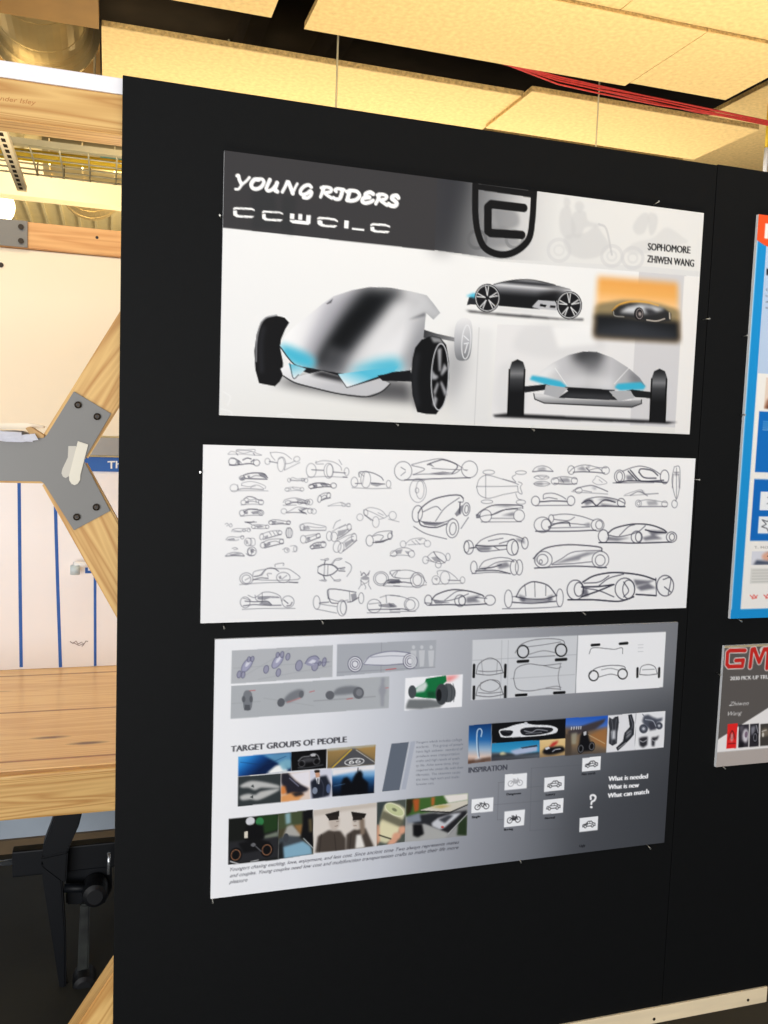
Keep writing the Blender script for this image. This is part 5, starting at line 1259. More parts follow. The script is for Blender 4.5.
c.text('INSPIRATION', Q6([(58, 474)])[0], Q6([(330, 452)])[0], (.2, -5.6), (66, 68, 78), .04, 0, name='heading_lettering')

# photo row 1
U = pic('photo_print', Q2([(65, 106), (328, 84), (328, 180), (64, 206)]))
c.poly(U([(0, 0), (1, 0), (1, 1), (0, 1)]), grad(U([(0, 0)])[0], U([(.3, 1)])[0], (0, (88, 170, 226)), (.35, (40, 128, 204)), (.7, (16, 66, 130)), (1, (8, 30, 70))), mark=False)
P_(U, [(.45, 0), (1, 0), (1, .8), (.8, .6)], (120, 186, 224), .7, 1); P_(U, [(.55, .95), (.7, .65), (.85, .55), (.95, 1), (.6, 1.05)], (240, 240, 238), 1, .5); P_(U, [(.75, .5), (.9, .35), (1, .4), (1, .85), (.85, .9)], (120, 170, 190), .9, .8); S_(U, [(.05, .3), (.5, .5), (.9, .2)], .5, (14, 50, 90), .8)
c.bg()
U = pic('photo_print', Q2([(328, 84), (504, 68), (502, 166), (328, 180)]), None, (12, 12, 14))
S_(U, [(.2, .5), (.32, .32), (.5, .3), (.62, .18), (.75, .3), (.8, .5)], .9, (150, 150, 154), .8); P_(U, [(.3, .4), (.5, .34), (.68, .45), (.6, .6), (.35, .6)], (70, 70, 74), .9, .5); S_(U, ell(.3, .65, .09, .16), .6, (120, 120, 124), .8, closed=True); S_(U, ell(.72, .6, .09, .16), .6, (120, 120, 124), .8, closed=True); S_(U, [(.2, .85), (.5, .88), (.9, .8)], 1.2, (70, 72, 76), .8); P_(U, [(.55, .2), (.7, .2), (.68, .32), (.56, .32)], (200, 200, 204), .9, .3)
c.bg()
U = pic('photo_print', Q2([(506, 68), (748, 46), (742, 146), (506, 166)]))
c.poly(U([(0, 0), (1, 0), (1, 1), (0, 1)]), grad(U([(.5, 0)])[0], U([(.5, 1)])[0], (0, (168, 134, 78)), (.3, (150, 122, 76)), (1, (120, 100, 62))), mark=False)
P_(U, [(.5, .08), (.56, .08), (1.02, .85), (1, 1), (.05, 1.0)], (78, 78, 82), 1, .4); P_(U, [(0, 0), (1, 0), (1, .08), (0, .1)], (176, 190, 198), .9, .5); S_(U, [(.1, 1), (.5, .15)], 1.1, (220, 180, 50), .95, sm=False); S_(U, [(.6, .2), (1.0, .9)], .7, (210, 206, 196), .8, sm=False)
S_(U, ell(.57, .78, .2, .17, 0), .8, (232, 232, 232), .95, closed=True)
c.text('66', U([(.45, .88)])[0], U([(.7, .86)])[0], (.6, -4.6), (236, 236, 236), .0)
c.bg()
c.clip = None
# photo row 2
U = pic('photo_print', Q2([(64, 206), (277, 190), (277, 334), (62, 355)]), None, (50, 56, 58))
for q in ([(.06, .3), (.35, .18), (.9, .38), (.95, .5), (.55, .44), (.4, .5), (.25, .4), (.1, .38)], [(.06, .66), (.25, .6), (.4, .66), (.55, .56), (.95, .52), (.9, .62), (.5, .84), (.3, .8), (.1, .8)]): P_(U, q, (184, 184, 182), 1, .4, True)
for q in ([(.3, .36), (.36, .3), (.38, .42)], [(.28, .72), (.36, .66), (.36, .78)]): P_(U, q, (60, 66, 66), 1, .2)
c.bg()
U = pic('photo_print', Q2([(277, 190), (422, 176), (422, 318), (276, 334)]))
c.poly(U([(0, 0), (1, 0), (1, 1), (0, 1)]), (218, 200, 190), mark=False)
P_(U, [(0, 0), (.25, 0), (.5, .3), (.95, .62), (.9, .7), (.5, .8), (.2, .75), (0, .3)], (36, 34, 44), 1, .6); P_(U, [(.3, .05), (1, 0), (1, .6), (.7, .45)], (226, 222, 228), 1, .8); P_(U, [(0, .45), (.15, .45), (.2, .7), (.05, .75), (0, .7)], (206, 124, 64), 1, .5); P_(U, [(0, .78), (.4, .7), (.8, .8), (.6, 1), (0, 1)], (216, 150, 92), 1, .6); S_(U, [(.3, .2), (.6, .5)], 1.2, (120, 120, 140), .8); P_(U, [(.35, .72), (.7, .7), (.8, .82), (.5, .86)], (40, 36, 40), 1, .4)
c.bg()
U = pic('photo_print', Q2([(422, 176), (529, 166), (528, 306), (422, 318)]), None, (206, 206, 220))
P_(U, [(.0, .4), (.25, .28), (.5, .24), (.75, .22), (.98, .6), (.9, .95), (.5, 1), (.1, 1)], (30, 34, 46), 1, .4); P_(U, [(.22, .06), (.42, .05), (.46, .2), (.36, .32), (.26, .25)], (196, 150, 124), 1, .3); P_(U, [(.18, .02), (.3, -.03), (.45, .02), (.44, .1), (.22, .1)], (40, 30, 26), 1, .3); P_(U, [(.25, .28), (.45, .26), (.42, .5), (.34, .5)], (226, 228, 234), 1, .2); P_(U, [(.33, .3), (.39, .3), (.38, .5), (.34, .48)], (20, 22, 30), 1); E_(U, .22, .72, .12, .12, (150, 160, 180), .8); E_(U, .85, .7, .1, .16, (90, 110, 150), .8)
S_(U, [(.5, .35), (.62, .6), (.6, .95)], .6, (80, 84, 100), .8)
c.bg()
U = pic('photo_print', Q2([(529, 178), (743, 150), (740, 288), (530, 306)]))
c.poly(U([(0, 0), (1, 0), (1, 1), (0, 1)]), grad(U([(.5, 0)])[0], U([(.5, 1)])[0], (0, (190, 208, 226)), (.25, (110, 160, 204)), (.4, (40, 92, 142)), (.7, (14, 36, 66)), (1, (8, 14, 24))), mark=False)
P_(U, [(0, -.05), (.6, -.2), (1, -.05), (1, .16), (.6, .12), (0, .2)], (230, 226, 228), 1, .6); P_(U, [(.22, .5), (.27, .32), (.36, .3), (.42, .42), (.46, .55), (.5, .36), (.56, .2), (.66, .1), (.72, .25), (.72, .4), (.85, .6), (.85, 1), (.2, 1)], (8, 10, 16), 1, .4)
S_(U, [(.6, .15), (.62, -.1)], 1, (12, 14, 20)); S_(U, [(.05, .6), (.3, .55)], .7, (90, 130, 170), .6)
c.bg()
# photo strip
U = pic('photo_print', Q3([(22, 216), (340, 184), (342, 478), (20, 512)]), None, (22, 24, 22))
P_(U, [(.55, .0), (1, 0), (1, .35), (.7, .4)], (34, 58, 30), 1, 1); P_(U, [(.7, .45), (1, .38), (1, .5), (.7, .55)], (122, 130, 116), .9, .6); P_(U, [(0, .5), (1, .5), (1, .95), (0, 1)], (40, 40, 44), .9, 1)
E_(U, .44, .1, .09, .09, (206, 206, 210), 1, 0, .3); E_(U, .63, .13, .08, .09, (50, 120, 70), 1, 0, .3); P_(U, [(.35, .2), (.55, .18), (.7, .22), (.72, .5), (.5, .6), (.33, .5)], (14, 14, 16), 1, .5); P_(U, [(.32, .32), (.39, .31), (.39, .46), (.32, .46)], (214, 206, 190), 1, .2); P_(U, [(.2, .55), (.6, .5), (.85, .6), (.7, .75), (.3, .78)], (16, 16, 18), 1, .4)
for x, y in ((.15, .8), (.77, .76)): E_(U, x, y, .13, .16, (14, 14, 16)); S_(U, ell(x, y, .09, .11), .9, (150, 104, 76), .9, closed=True)
S_(U, [(.05, .93), (.25, 1.02)], 1.4, (210, 210, 210), .8); S_(U, [(.45, .98), (.6, .96)], 1, (210, 210, 210), .8); E_(U, .5, .62, .05, .04, (120, 120, 124), .8); S_(U, [(.55, .66), (.66, .78)], .8, (130, 130, 134), .8)
c.bg()
U = pic('photo_print', Q3([(340, 184), (564, 156), (568, 442), (342, 476)]), None, (70, 66, 48))
P_(U, [(0, .0), (.7, 0), (.7, .3), (0, .35)], (66, 76, 52), 1, 1); P_(U, [(.2, .02), (.35, 0), (.36, .24), (.22, .26)], (140, 176, 186), .9, .8); P_(U, [(.25, .3), (.4, .28), (.7, .56), (.1, .6)], (166, 164, 158), 1, .5); P_(U, [(.45, .3), (.7, .3), (.72, .55), (.62, .52)], (150, 110, 64), .9, .7); P_(U, [(.0, .55), (.25, .5), (.65, .58), (.75, .72), (.95, .85), (.95, 1), (0, 1)], (64, 70, 76), 1, .5); P_(U, [(.1, .75), (.7, .68), (.92, .8), (.95, 1), (.1, 1.0)], (128, 168, 190), 1, .6)
P_(U, [(.7, 0), (1, 0), (1, .9), (.85, .75), (.7, .62), (.62, .6), (.7, .3)], (18, 18, 20), 1, .4); P_(U, [(.86, .2), (.96, .2), (.98, .5), (.88, .5)], (90, 80, 56), .9, .4); E_(U, .22, .55, .08, .1, (60, 64, 70), 1); S_(U, [(.72, .62), (.98, .86)], .9, (200, 210, 214), .8); P_(U, [(0, .68), (.12, .62), (.16, 1), (0, 1)], (30, 32, 34), 1, .4)
c.bg()
gk = K(205, 720, 3.0118)
U = pic('photo_print', gk([(326, 272), (518, 248), (518, 380), (326, 402)]), None, (214, 206, 198))
P_(gk, [(326, 272), (518, 248), (518, 262), (420, 275), (326, 290)], (196, 186, 176), 1, 1)
for cap, face, hair, gown, fc in (([(362, 284), (405, 273), (404, 290), (372, 298)], [(374, 298), (404, 294), (402, 322), (390, 334), (378, 326)], None, [(332, 400), (340, 350), (372, 332), (408, 334), (424, 356), (424, 395)], (190, 178, 168)),
                                  ([(440, 276), (486, 282), (480, 296), (444, 292)], [(446, 296), (472, 294), (472, 318), (460, 330), (446, 320)], [(464, 294), (480, 298), (482, 340), (470, 350), (466, 320)], [(424, 392), (426, 345), (448, 330), (484, 326), (508, 380), (508, 384)], (198, 188, 178))):
    P_(gk, gown, (70, 62, 56), 1, .4); P_(gk, face, fc, 1, .4, True)
    if hair: P_(gk, hair, (128, 112, 98), 1, .4); P_(gk, [(456, 346), (470, 344), (482, 384), (452, 388)], (226, 222, 216), 1, .4)
    P_(gk, cap, (34, 30, 28), 1, .2); x = face[0][0]; P_(gk, [(x - 1, 288 if x < 420 else 290), (x + 28, 288), (x + 28, 300), (x - 1, 303)], (40, 35, 32), 1, .3)
for q in ([(350, 345), (345, 398)], [(390, 345), (395, 398)], [(440, 345), (436, 388)]): S_(gk, q, .8, (44, 38, 34), .8)
S_(gk, [(392, 320), (400, 318)], .7, (110, 90, 80)); S_(gk, [(448, 318), (456, 318)], .7, (120, 96, 84)); S_(gk, [(396, 306), (402, 305)], .6, (70, 60, 54)); S_(gk, [(449, 306), (455, 305)], .6, (70, 60, 54))
c.bg()
U = pic('photo_print', Q4([(218, 102), (390, 84), (384, 336), (216, 362)]), None, (78, 84, 78))
P_(Q4, [(218, 102), (280, 95), (270, 160), (220, 260)], (58, 66, 66), 1, 1.5)
P_(Q4, [(262, 120), (300, 104), (350, 116), (384, 140), (386, 170), (340, 280), (310, 325), (270, 345), (222, 330), (220, 290), (246, 180)], (206, 202, 168), 1, .4)
P_(Q4, [(256, 150), (380, 210), (362, 260), (232, 210)], (92, 90, 74), .85, .8); P_(Q4, [(246, 200), (360, 250), (330, 320), (226, 300)], (222, 214, 176), .8, 1)
E_(Q4, 322, 146, 60, 30, (190, 196, 150), 1, 28); S_(Q4, ell(322, 146, 60, 30, 28), .8, (226, 226, 196), .9, closed=True); E_(Q4, 322, 146, 16, 9, (120, 126, 96), 1, 28)
P_(Q4, [(216, 230), (232, 240), (236, 330), (216, 360)], (206, 150, 122), 1, .5)
for q in ([(350, 250), (384, 244), (384, 280), (352, 290)], [(318, 286), (360, 282), (350, 318), (310, 322)], [(300, 320), (340, 318), (320, 350), (280, 356)]): P_(Q4, q, (214, 158, 130), 1, .5, True)
S_(Q4, [(232, 296), (262, 306), (300, 318)], 1.4, (60, 58, 48), .9)
c.bg()
U = pic('photo_print', Q4([(390, 84), (758, 46), (750, 300), (384, 338)]), None, (150, 150, 150))
P_(Q4, [(390, 84), (758, 46), (758, 110), (390, 190)], (62, 98, 46), 1, 1); P_(Q4, [(390, 84), (440, 80), (420, 160), (392, 185)], (46, 40, 26), 1, .6); P_(Q4, [(430, 85), (470, 80), (465, 150), (440, 160)], (170, 84, 40), 1, .8); P_(Q4, [(540, 74), (560, 70), (556, 120), (540, 124)], (180, 100, 50), 1, .8); P_(Q4, [(610, 60), (758, 46), (758, 90), (640, 110)], (226, 220, 214), 1, 1)
P_(Q4, [(400, 185), (560, 165), (640, 180), (520, 240), (440, 230)], (40, 42, 46), 1, .6); P_(Q4, [(392, 190), (470, 165), (480, 215), (400, 225)], (126, 134, 146), 1, .5)
P_(Q4, [(600, 170), (750, 150), (750, 180), (640, 285), (520, 240), (560, 200)], (34, 34, 38), 1, .5); P_(Q4, [(540, 225), (580, 195), (660, 170), (720, 162), (690, 190), (620, 250), (590, 265), (545, 245)], (196, 198, 204), 1, .5); P_(Q4, [(580, 205), (640, 178), (670, 180), (620, 225)], (60, 62, 68), 1, .4); E_(Q4, 605, 248, 9, 6, (190, 60, 50), 1)
P_(Q4, [(470, 150), (560, 122), (756, 90), (756, 112), (650, 158), (560, 156)], (206, 200, 186), 1, .3); P_(Q4, [(470, 150), (650, 158), (756, 112), (756, 118), (650, 166), (480, 156)], (26, 26, 28), 1, .2); P_(Q4, [(530, 130), (600, 118), (660, 122), (600, 138)], (180, 160, 90), .9, .5)
P_(Q4, [(384, 240), (500, 230), (640, 288), (620, 315), (384, 338)], (166, 166, 164), 1, .7); P_(Q4, [(430, 232), (485, 230), (496, 290), (460, 310), (432, 300)], (20, 20, 22), 1, .4); P_(Q4, [(700, 210), (752, 180), (750, 300), (690, 296)], (40, 54, 34), 1, .6); S_(Q4, [(640, 288), (752, 170)], .8, (214, 214, 214), .8)
c.bg()
hand = ['Youngers chasing exciting, love, enjoyment, and less cost. Since ancient time Two always represents mates', 'and couples. Young couples need low cost and multifunction transportation crafts to make their life more', 'pleasure']
hk = K(220, 840, 3.072)
for t_, (o, e) in zip(hand, (((30, 96), (734, 11)), ((30, 115), (732, 27)), ((28, 134), (84, 127)))):
    c.text(t_, hk([o])[0], hk([e])[0], (.6, -3.6), (54, 54, 62), 0, .3, .95, name='handwritten_line')

# blueprints
bl = pic('blueprint_view', QT([(60, 68), (418, 52), (410, 250), (54, 275)]), None, (206, 208, 212))
bk = (20, 20, 22); gl_ = (92, 92, 96)
for q in ([(60, 138), (415, 118)], [(190, 200), (408, 186)], [(160, 70), (155, 270)], [(182, 70), (178, 265)]): S_(QT, q, .4, (150, 152, 158), .8, sm=False)
for x, y in ((232, 108), (362, 103)): S_(QT, ell(x, y, 19, 21), 1.3, bk, 1, closed=True)
S_(QT, [(205, 112), (225, 84), (270, 68), (330, 64), (368, 70), (375, 85)], .6, gl_, 1); S_(QT, [(250, 118), (300, 105), (345, 112)], .5, gl_, 1); S_(QT, [(245, 92), (300, 85), (360, 75)], .5, gl_, 1); S_(QT, [(252, 128), (340, 122)], .5, gl_, 1)
for x, y in ((232, 141), (362, 135), (226, 256), (356, 248)): S_(QT, [(x - 17, y + 1), (x + 17, y - 1)], 2.7, bk, 1, sm=False)
S_(QT, [(200, 200), (210, 165), (250, 150), (300, 155), (350, 150), (362, 148)], .6, gl_, 1); S_(QT, [(200, 200), (212, 235), (255, 242), (310, 234), (360, 236)], .6, gl_, 1); S_(QT, [(360, 152), (352, 195), (360, 238)], .5, gl_, 1); S_(QT, [(300, 155), (345, 165), (362, 160)], .5, gl_, 1); S_(QT, [(310, 232), (345, 226), (362, 230)], .5, gl_, 1)
for yb in (172, 246):
    for x in (65, 172): S_(QT, [(x, yb - 18), (x - 1, yb + 22)], 2.6, bk, 1, sm=False)
    S_(QT, [(72, yb + 10), (82, yb - 22), (118, yb - 42), (150, yb - 28), (164, yb + 6)], .7, gl_, 1); S_(QT, [(72, yb + 12), (118, yb + 16), (165, yb + 8)], .7, gl_, 1); S_(QT, [(80, yb + 2), (118, yb + 4), (158, yb)], .6, gl_, 1)
S_(QT, [(90, 138), (95, 182)], .4, gl_, .8); S_(QT, [(145, 138), (142, 182)], .4, gl_, .8); S_(QT, [(88, 215), (88, 235), (120, 245), (150, 232), (150, 210), (120, 204), (88, 215)], .6, gl_, .9)
c.bg()
pic('blueprint_view', QT([(420, 52), (720, 40), (710, 230), (412, 250)]), None, (238, 238, 240))
for x, y in ((480, 85), (576, 80)): S_(QT, [(x - 13, y + 1), (x + 12, y - 1)], 2.4, bk, 1, sm=False)
S_(QT, [(458, 115), (470, 95), (520, 98), (545, 100), (570, 95), (572, 115)], .6, gl_, 1)
for x, y in ((473, 190), (572, 184)): S_(QT, ell(x, y, 16, 17), 1.1, bk, 1, closed=True)
S_(QT, [(456, 190), (480, 165), (530, 155), (575, 158), (582, 170)], .7, gl_, 1); S_(QT, [(490, 195), (530, 185), (556, 190)], .6, gl_, 1); S_(QT, [(500, 170), (530, 165), (560, 172)], .5, gl_, .9)
for x in (623, 697): S_(QT, [(x, 165), (x - 1, 194)], 2.2, bk, 1, sm=False)
S_(QT, [(630, 185), (636, 160), (660, 152), (682, 160), (690, 182)], .6, gl_, 1); S_(QT, [(630, 186), (660, 188), (690, 184)], .7, gl_, 1); S_(QT, [(640, 170), (680, 168)], .5, gl_, .9)
for y in (85, 95, 108): S_(QT, [(625, y), (642, y - 1)], .5, (190, 192, 196), .9)
c.bg()
# inspiration photos
U = pic('photo_print', Q6([(62, 142), (220, 128), (218, 392), (54, 412)]))
c.poly(U([(0, 0), (1, 0), (1, 1), (0, 1)]), grad(U([(.5, 0)])[0], U([(.5, 1)])[0], (0, (18, 58, 112)), (.4, (40, 104, 168)), (.65, (150, 176, 202)), (.85, (216, 190, 176)), (1, (120, 90, 76))), mark=False)
S_(U, [(.45, .9), (.38, .6), (.36, .3), (.4, .14), (.52, .12), (.58, .2), (.55, .32)], 1.0, (196, 216, 232), .95); S_(U, [(.5, .9), (.44, .6), (.42, .35)], .8, (50, 84, 124), .9); P_(U, [(.3, .88), (.5, .84), (.6, .95), (.3, .98)], (232, 226, 226), .9, .5); P_(U, [(0, .92), (1, .88), (1, 1), (0, 1)], (84, 62, 52), .8, .8)
c.bg()
pic('photo_print', Q6([(220, 128), (740, 94), (738, 236), (222, 268)]), None, (16, 17, 20))
P_(Q6, [(275, 175), (330, 158), (380, 140), (450, 128), (520, 138), (620, 142), (676, 160), (678, 185), (650, 200), (560, 214), (440, 222), (300, 226), (278, 205)], (226, 227, 231), 1, .3, True)
P_(Q6, [(420, 180), (450, 160), (540, 154), (640, 160), (640, 185), (570, 205), (450, 212)], (30, 31, 36), 1, .3, True); P_(Q6, [(280, 182), (330, 176), (370, 184), (350, 215), (300, 214)], (24, 25, 30), 1, .3, True); S_(Q6, [(450, 180), (500, 190), (540, 172), (610, 180)], .9, (150, 152, 160), .9); S_(Q6, [(460, 198), (520, 196), (570, 190)], .7, (120, 122, 130), .9); E_(Q6, 460, 128, 12, 10, (200, 202, 208)); S_(Q6, [(300, 180), (350, 190)], .6, (90, 92, 100))
c.bg()
U = pic('photo_print', Q6([(222, 268), (556, 244), (556, 368), (218, 392)]))
c.poly(U([(0, 0), (1, 0), (1, 1), (0, 1)]), grad(U([(.5, 0)])[0], U([(.5, 1)])[0], (0, (32, 128, 178)), (.55, (58, 150, 194)), (.7, (90, 100, 110)), (1, (64, 64, 70))), mark=False)
P_(U, [(.38, .5), (.6, .38), (.95, .3), (.95, .62), (.5, .78)], (170, 182, 210), 1, .5); P_(U, [(.6, .35), (.94, .26), (.96, .36), (.64, .42)], (50, 60, 74), 1, .3); P_(U, [(0, .66), (.3, .6), (.5, .75), (1, .66), (1, .8), (0, .82)], (50, 54, 60), .9, .6); P_(U, [(.16, .6), (.24, .52), (.32, .66), (.2, .7)], (226, 216, 170), .95, .5)
c.bg()
U = pic('photo_print', Q6([(556, 244), (738, 232), (736, 350), (556, 368)]))
c.poly(U([(0, 0), (1, 0), (1, 1), (0, 1)]), grad(U([(.5, 0)])[0], U([(.5, 1)])[0], (0, (226, 196, 140)), (.6, (214, 180, 122)), (1, (150, 124, 90))), mark=False)
P_(U, [(.35, .45), (.5, .2), (.72, .1), (.66, .3), (.5, .45)], (184, 52, 48), 1, .4); P_(U, [(.12, .75), (.2, .5), (.5, .45), (.85, .45), (.98, .65), (.9, .8), (.4, .9)], (18, 18, 22), 1, .4, True); P_(U, [(.2, .48), (.35, .42), (.4, .52), (.25, .6)], (220, 222, 230), .95, .3); S_(U, [(.5, .72), (.6, .62), (.8, .6)], .8, (190, 194, 204), .9)
c.bg()
U = pic('photo_print', Q7([(38, 122), (322, 102), (310, 352), (32, 374)]))
c.poly(U([(0, 0), (1, 0), (1, 1), (0, 1)]), grad(U([(.5, 0)])[0], U([(.5, 1)])[0], (0, (34, 88, 188)), (.22, (70, 110, 190)), (.36, (110, 92, 76)), (.7, (136, 112, 84)), (1, (84, 76, 70))), mark=False)
P_(U, [(.05, .35), (.5, .2), (.95, .08), (.9, .2), (.7, .35), (.1, .5)], (64, 58, 62), 1, .5); P_(U, [(0, .42), (.15, .4), (.16, 1), (0, 1)], (74, 64, 56), .9, .6); P_(U, [(.55, .5), (1, .3), (1, .9), (.7, .7)], (164, 110, 62), .8, 1); S_(U, [(.5, .45), (.95, .75)], .8, (196, 170, 130), .8); P_(U, [(.14, .42), (.28, .4), (.26, .7), (.16, .7)], (150, 146, 128), .9, .5)
for x in (.14, .2, .26, .31, .36): S_(U, [(x, .31), (x + .005, .25)], .9, (226, 226, 230), .9, sm=False)
P_(U, [(.36, .48), (.44, .36), (.52, .4), (.58, .62), (.66, .82), (.6, .92), (.36, .92), (.32, .8)], (18, 18, 22), 1, .4); P_(U, [(.43, .4), (.5, .38), (.5, .48), (.44, .5)], (206, 206, 210), .95, .3)
for x, y in ((.38, .84), (.64, .8)): E_(U, x, y, .08, .13, (16, 16, 18)); S_(U, ell(x, y, .055, .09), .7, (120, 120, 126), .9, closed=True)
c.bg()
pic('photo_print', Q7([(322, 102), (508, 88), (500, 336), (308, 352)]), None, (226, 226, 230))
dk = (52, 54, 60)
P_(Q7, [(328, 115), (350, 128), (368, 112), (390, 108), (394, 150), (384, 220), (380, 290), (350, 306), (326, 290), (330, 200), (324, 150)], dk, 1, .3); P_(Q7, [(342, 205), (372, 200), (370, 260), (344, 262)], (196, 198, 204), 1, .4); S_(Q7, [(345, 130), (352, 190), (345, 290)], .7, (110, 112, 120)); S_(Q7, [(376, 128), (370, 190), (374, 280)], .7, (110, 112, 120))
P_(Q7, [(455, 100), (480, 95), (496, 150), (494, 230), (470, 260), (430, 300), (385, 340), (374, 318), (420, 275), (430, 220), (466, 180)], (38, 40, 46), 1, .3); P_(Q7, [(445, 215), (478, 195), (476, 230), (440, 262)], (150, 152, 158), .8, .4); S_(Q7, [(470, 110), (484, 160), (480, 190)], .8, (120, 122, 130)); S_(Q7, [(390, 322), (440, 285)], .7, (190, 190, 196)); S_(Q7, [(440, 240), (470, 215)], .8, (40, 40, 46))
c.bg()
pic('photo_print', Q7([(508, 88), (705, 74), (692, 318), (500, 336)]), None, (230, 230, 233))
bb_ = (78, 82, 94)
P_(Q7, [(548, 140), (560, 105), (590, 98), (620, 115), (650, 125), (686, 118), (680, 140), (650, 150), (640, 180), (600, 190), (570, 180)], bb_, 1, .4)
for x, y, rr in ((558, 192, 30), (662, 172, 24)): E_(Q7, x, y, rr, rr * 1.05, (96, 100, 112)); S_(Q7, ell(x, y, rr * .7, rr * .75), .7, (40, 42, 50), .9, closed=True); E_(Q7, x, y, rr * .3, rr * .3, (190, 192, 200))
P_(Q7, [(590, 150), (640, 140), (645, 195), (600, 205)], (60, 62, 72), 1, .4); S_(Q7, [(560, 105), (552, 95)], .8, bb_); S_(Q7, [(570, 130), (620, 140), (640, 175)], .8, (180, 184, 196), .8)
P_(Q7, [(527, 255), (550, 248), (585, 245), (582, 300), (555, 318), (532, 305)], (44, 44, 50), 1, .3); S_(Q7, [(535, 272), (555, 280), (578, 268)], .8, (200, 200, 206)); P_(Q7, [(612, 250), (640, 248), (662, 236), (650, 265), (634, 270), (630, 310), (612, 306)], (44, 44, 50), 1, .3); S_(Q7, [(618, 268), (632, 276)], .7, (190, 190, 196))
c.bg()
# flow chart
for q in ([(145, 122), (140, 262)], [(145, 122), (166, 120)], [(140, 262), (162, 260)], [(268, 68), (262, 302)], [(268, 68), (455, 56)], [(262, 302), (442, 290)], [(128, 205), (312, 190)], [(250, 140), (315, 135)]):
    c.stroke(Q8(q), .45, (84, 86, 92), .45, sm=False)
icons = [([(44, 184), (126, 176), (124, 230), (42, 238)], 'Single', (44, 256), (76, 252), 'bike'), ([(168, 92), (252, 85), (250, 144), (166, 152)], 'Dangerous', (174, 170), (229, 165), 'moto'), ([(166, 230), (244, 222), (240, 282), (164, 290)], 'Boring', (165, 303), (199, 299), 'scoot'),
         ([(316, 104), (392, 97), (390, 150), (314, 158)], 'Luxury', (321, 172), (357, 168), 'car'), ([(312, 188), (388, 180), (386, 234), (310, 242)], 'Normal', (317, 260), (355, 256), 'car'), ([(458, 30), (528, 23), (526, 74), (456, 82)], 'Not worth', (456, 95), (507, 90), 'truck'), ([(448, 256), (518, 248), (516, 300), (446, 308)], 'Ugly', (447, 364), (470, 361), 'truck')]
for q, t_, o, e, kind in icons:
    U = pic('icon_card', Q8(q), None, (238, 239, 242))
    col = (48, 48, 52) if kind != 'moto' else (168, 168, 172)
    if kind in ('car', 'truck'):
        S_(U, [(.18, .62), (.2, .5), (.36, .44), (.46, .3), (.64, .3), (.74, .44), (.84, .48), (.84, .64), (.18, .64)], .75, col, .95, sm=False); S_(U, [(.36, .46), (.74, .46)], .6, col, .9); S_(U, [(.55, .32), (.55, .46)], .5, col)
        for x in (.32, .7): E_(U, x, .64, .06, .09, (238, 239, 242)); S_(U, ell(x, .64, .06, .09), .7, col, 1, closed=True)
        if kind == 'truck': S_(U, [(.2, .52), (.44, .52), (.44, .34)], .7, col, .9, sm=False)
    else:
        for x in (.28, .68): S_(U, ell(x, .6, .12, .17), .75, col, .95, closed=True)
        S_(U, [(.28, .6), (.42, .4), (.6, .4), (.68, .6)], .8, col, .95, sm=False); S_(U, [(.42, .4), (.5, .62), (.6, .4)], .7, col, .9, sm=False); S_(U, [(.58, .3), (.62, .42)], .8, col); S_(U, [(.38, .34), (.46, .34)], 1, col)
        if kind != 'bike': P_(U, [(.36, .46), (.6, .42), (.62, .6), (.42, .64)], col, .7 if kind == 'moto' else .9, .3)
    c.bg()
    c.text(t_, Q8([o])[0], Q8([e])[0], (.1, -2.3), (30, 31, 36), .05, 0, name='caption_lettering')
for t_, o, e in (('What is needed', (555, 117), (704, 106)), ('What is new', (554, 148), (671, 139)), ('What can match', (552, 180), (708, 163))):
    c.text(t_, Q8([o])[0], Q8([e])[0], (.4, -5.0), (242, 242, 244), .06, 0, name='question_lettering')
c.part('question_mark')
c.stroke(Q8([(490, 184), (490, 172), (500, 169), (508, 176), (504, 188), (494, 194), (492, 202)]), 1.9, (240, 240, 242)); c.poly(Q8(ell(492, 214, 5, 4.4)), (240, 240, 242)); c.hull(Q8([(484, 166), (516, 164), (514, 220), (482, 222)])); c.bg()
c.build(r3)

# ------------------------------------------------------------------ the two posters on the right board
xl = 1.3262
r4, c = poster(xl, xl + .60, 1.1952, 2.0875, 0.0, 'tall blue bordered poster with orange header, cut off by the right edge', den=480, side=(236, 238, 240))
c.img[:] = (238, 234, 228)
ka = K(700, 200, 4.655); kb = K(700, 400, 4.45)
xq = lambda w_, z_: tuple(proj(np.array([xl + w_, PY_, z_])))          # metres from the poster's left edge and floor -> pixels


def wrect(cv, x0, x1, z0, z1): return [xq(x0, z1), xq(x1, z1), xq(x1, z0), xq(x0, z0)]


def wpic(name, x0, x1, z0, z1, col):
    m = c.quad(wrect(c, x0, x1, z0, z1), name); c.poly(wrect(c, x0, x1, z0, z1), col, mark=False); return m


def wz(px, py): return at(px, py, 1, PY_)[2]


def wx(px, py): return at(px, py, 1, PY_)[0] - xl


BLU = (24, 142, 208)
c.part('border'); c.poly(wrect(c, -.01, .0265, 1.19, 2.1), BLU); c.poly(wrect(c, -.01, .0022, 1.19, 2.1), (190, 220, 240)); c.poly(wrect(c, .569, .61, 1.19, 2.1), BLU); c.poly(wrect(c, 0, .6, 1.19, 1.2165), BLU); c.bg()
zp = wz(757, 373)
c.part('pale_panel'); c.poly(wrect(c, .0265, .569, zp, 2.03), (182, 202, 228)); c.bg()
c.part('header_band'); c.poly([xq(-.004, 2.1), xq(.61, 2.1), xq(.61, 1.95), xq(.2, 1.99), xq(.06, 2.012), xq(.02, 2.024), xq(-.004, 2.034)], (238, 84, 38)); c.bg()
n0 = wx(764.6, 236)
c.text('N', xq(n0, 2.038), xq(n0 + .035, 2.038), np.subtract(xq(n0, 2.072), xq(n0, 2.038)), (244, 236, 232), .05, name='header_lettering')
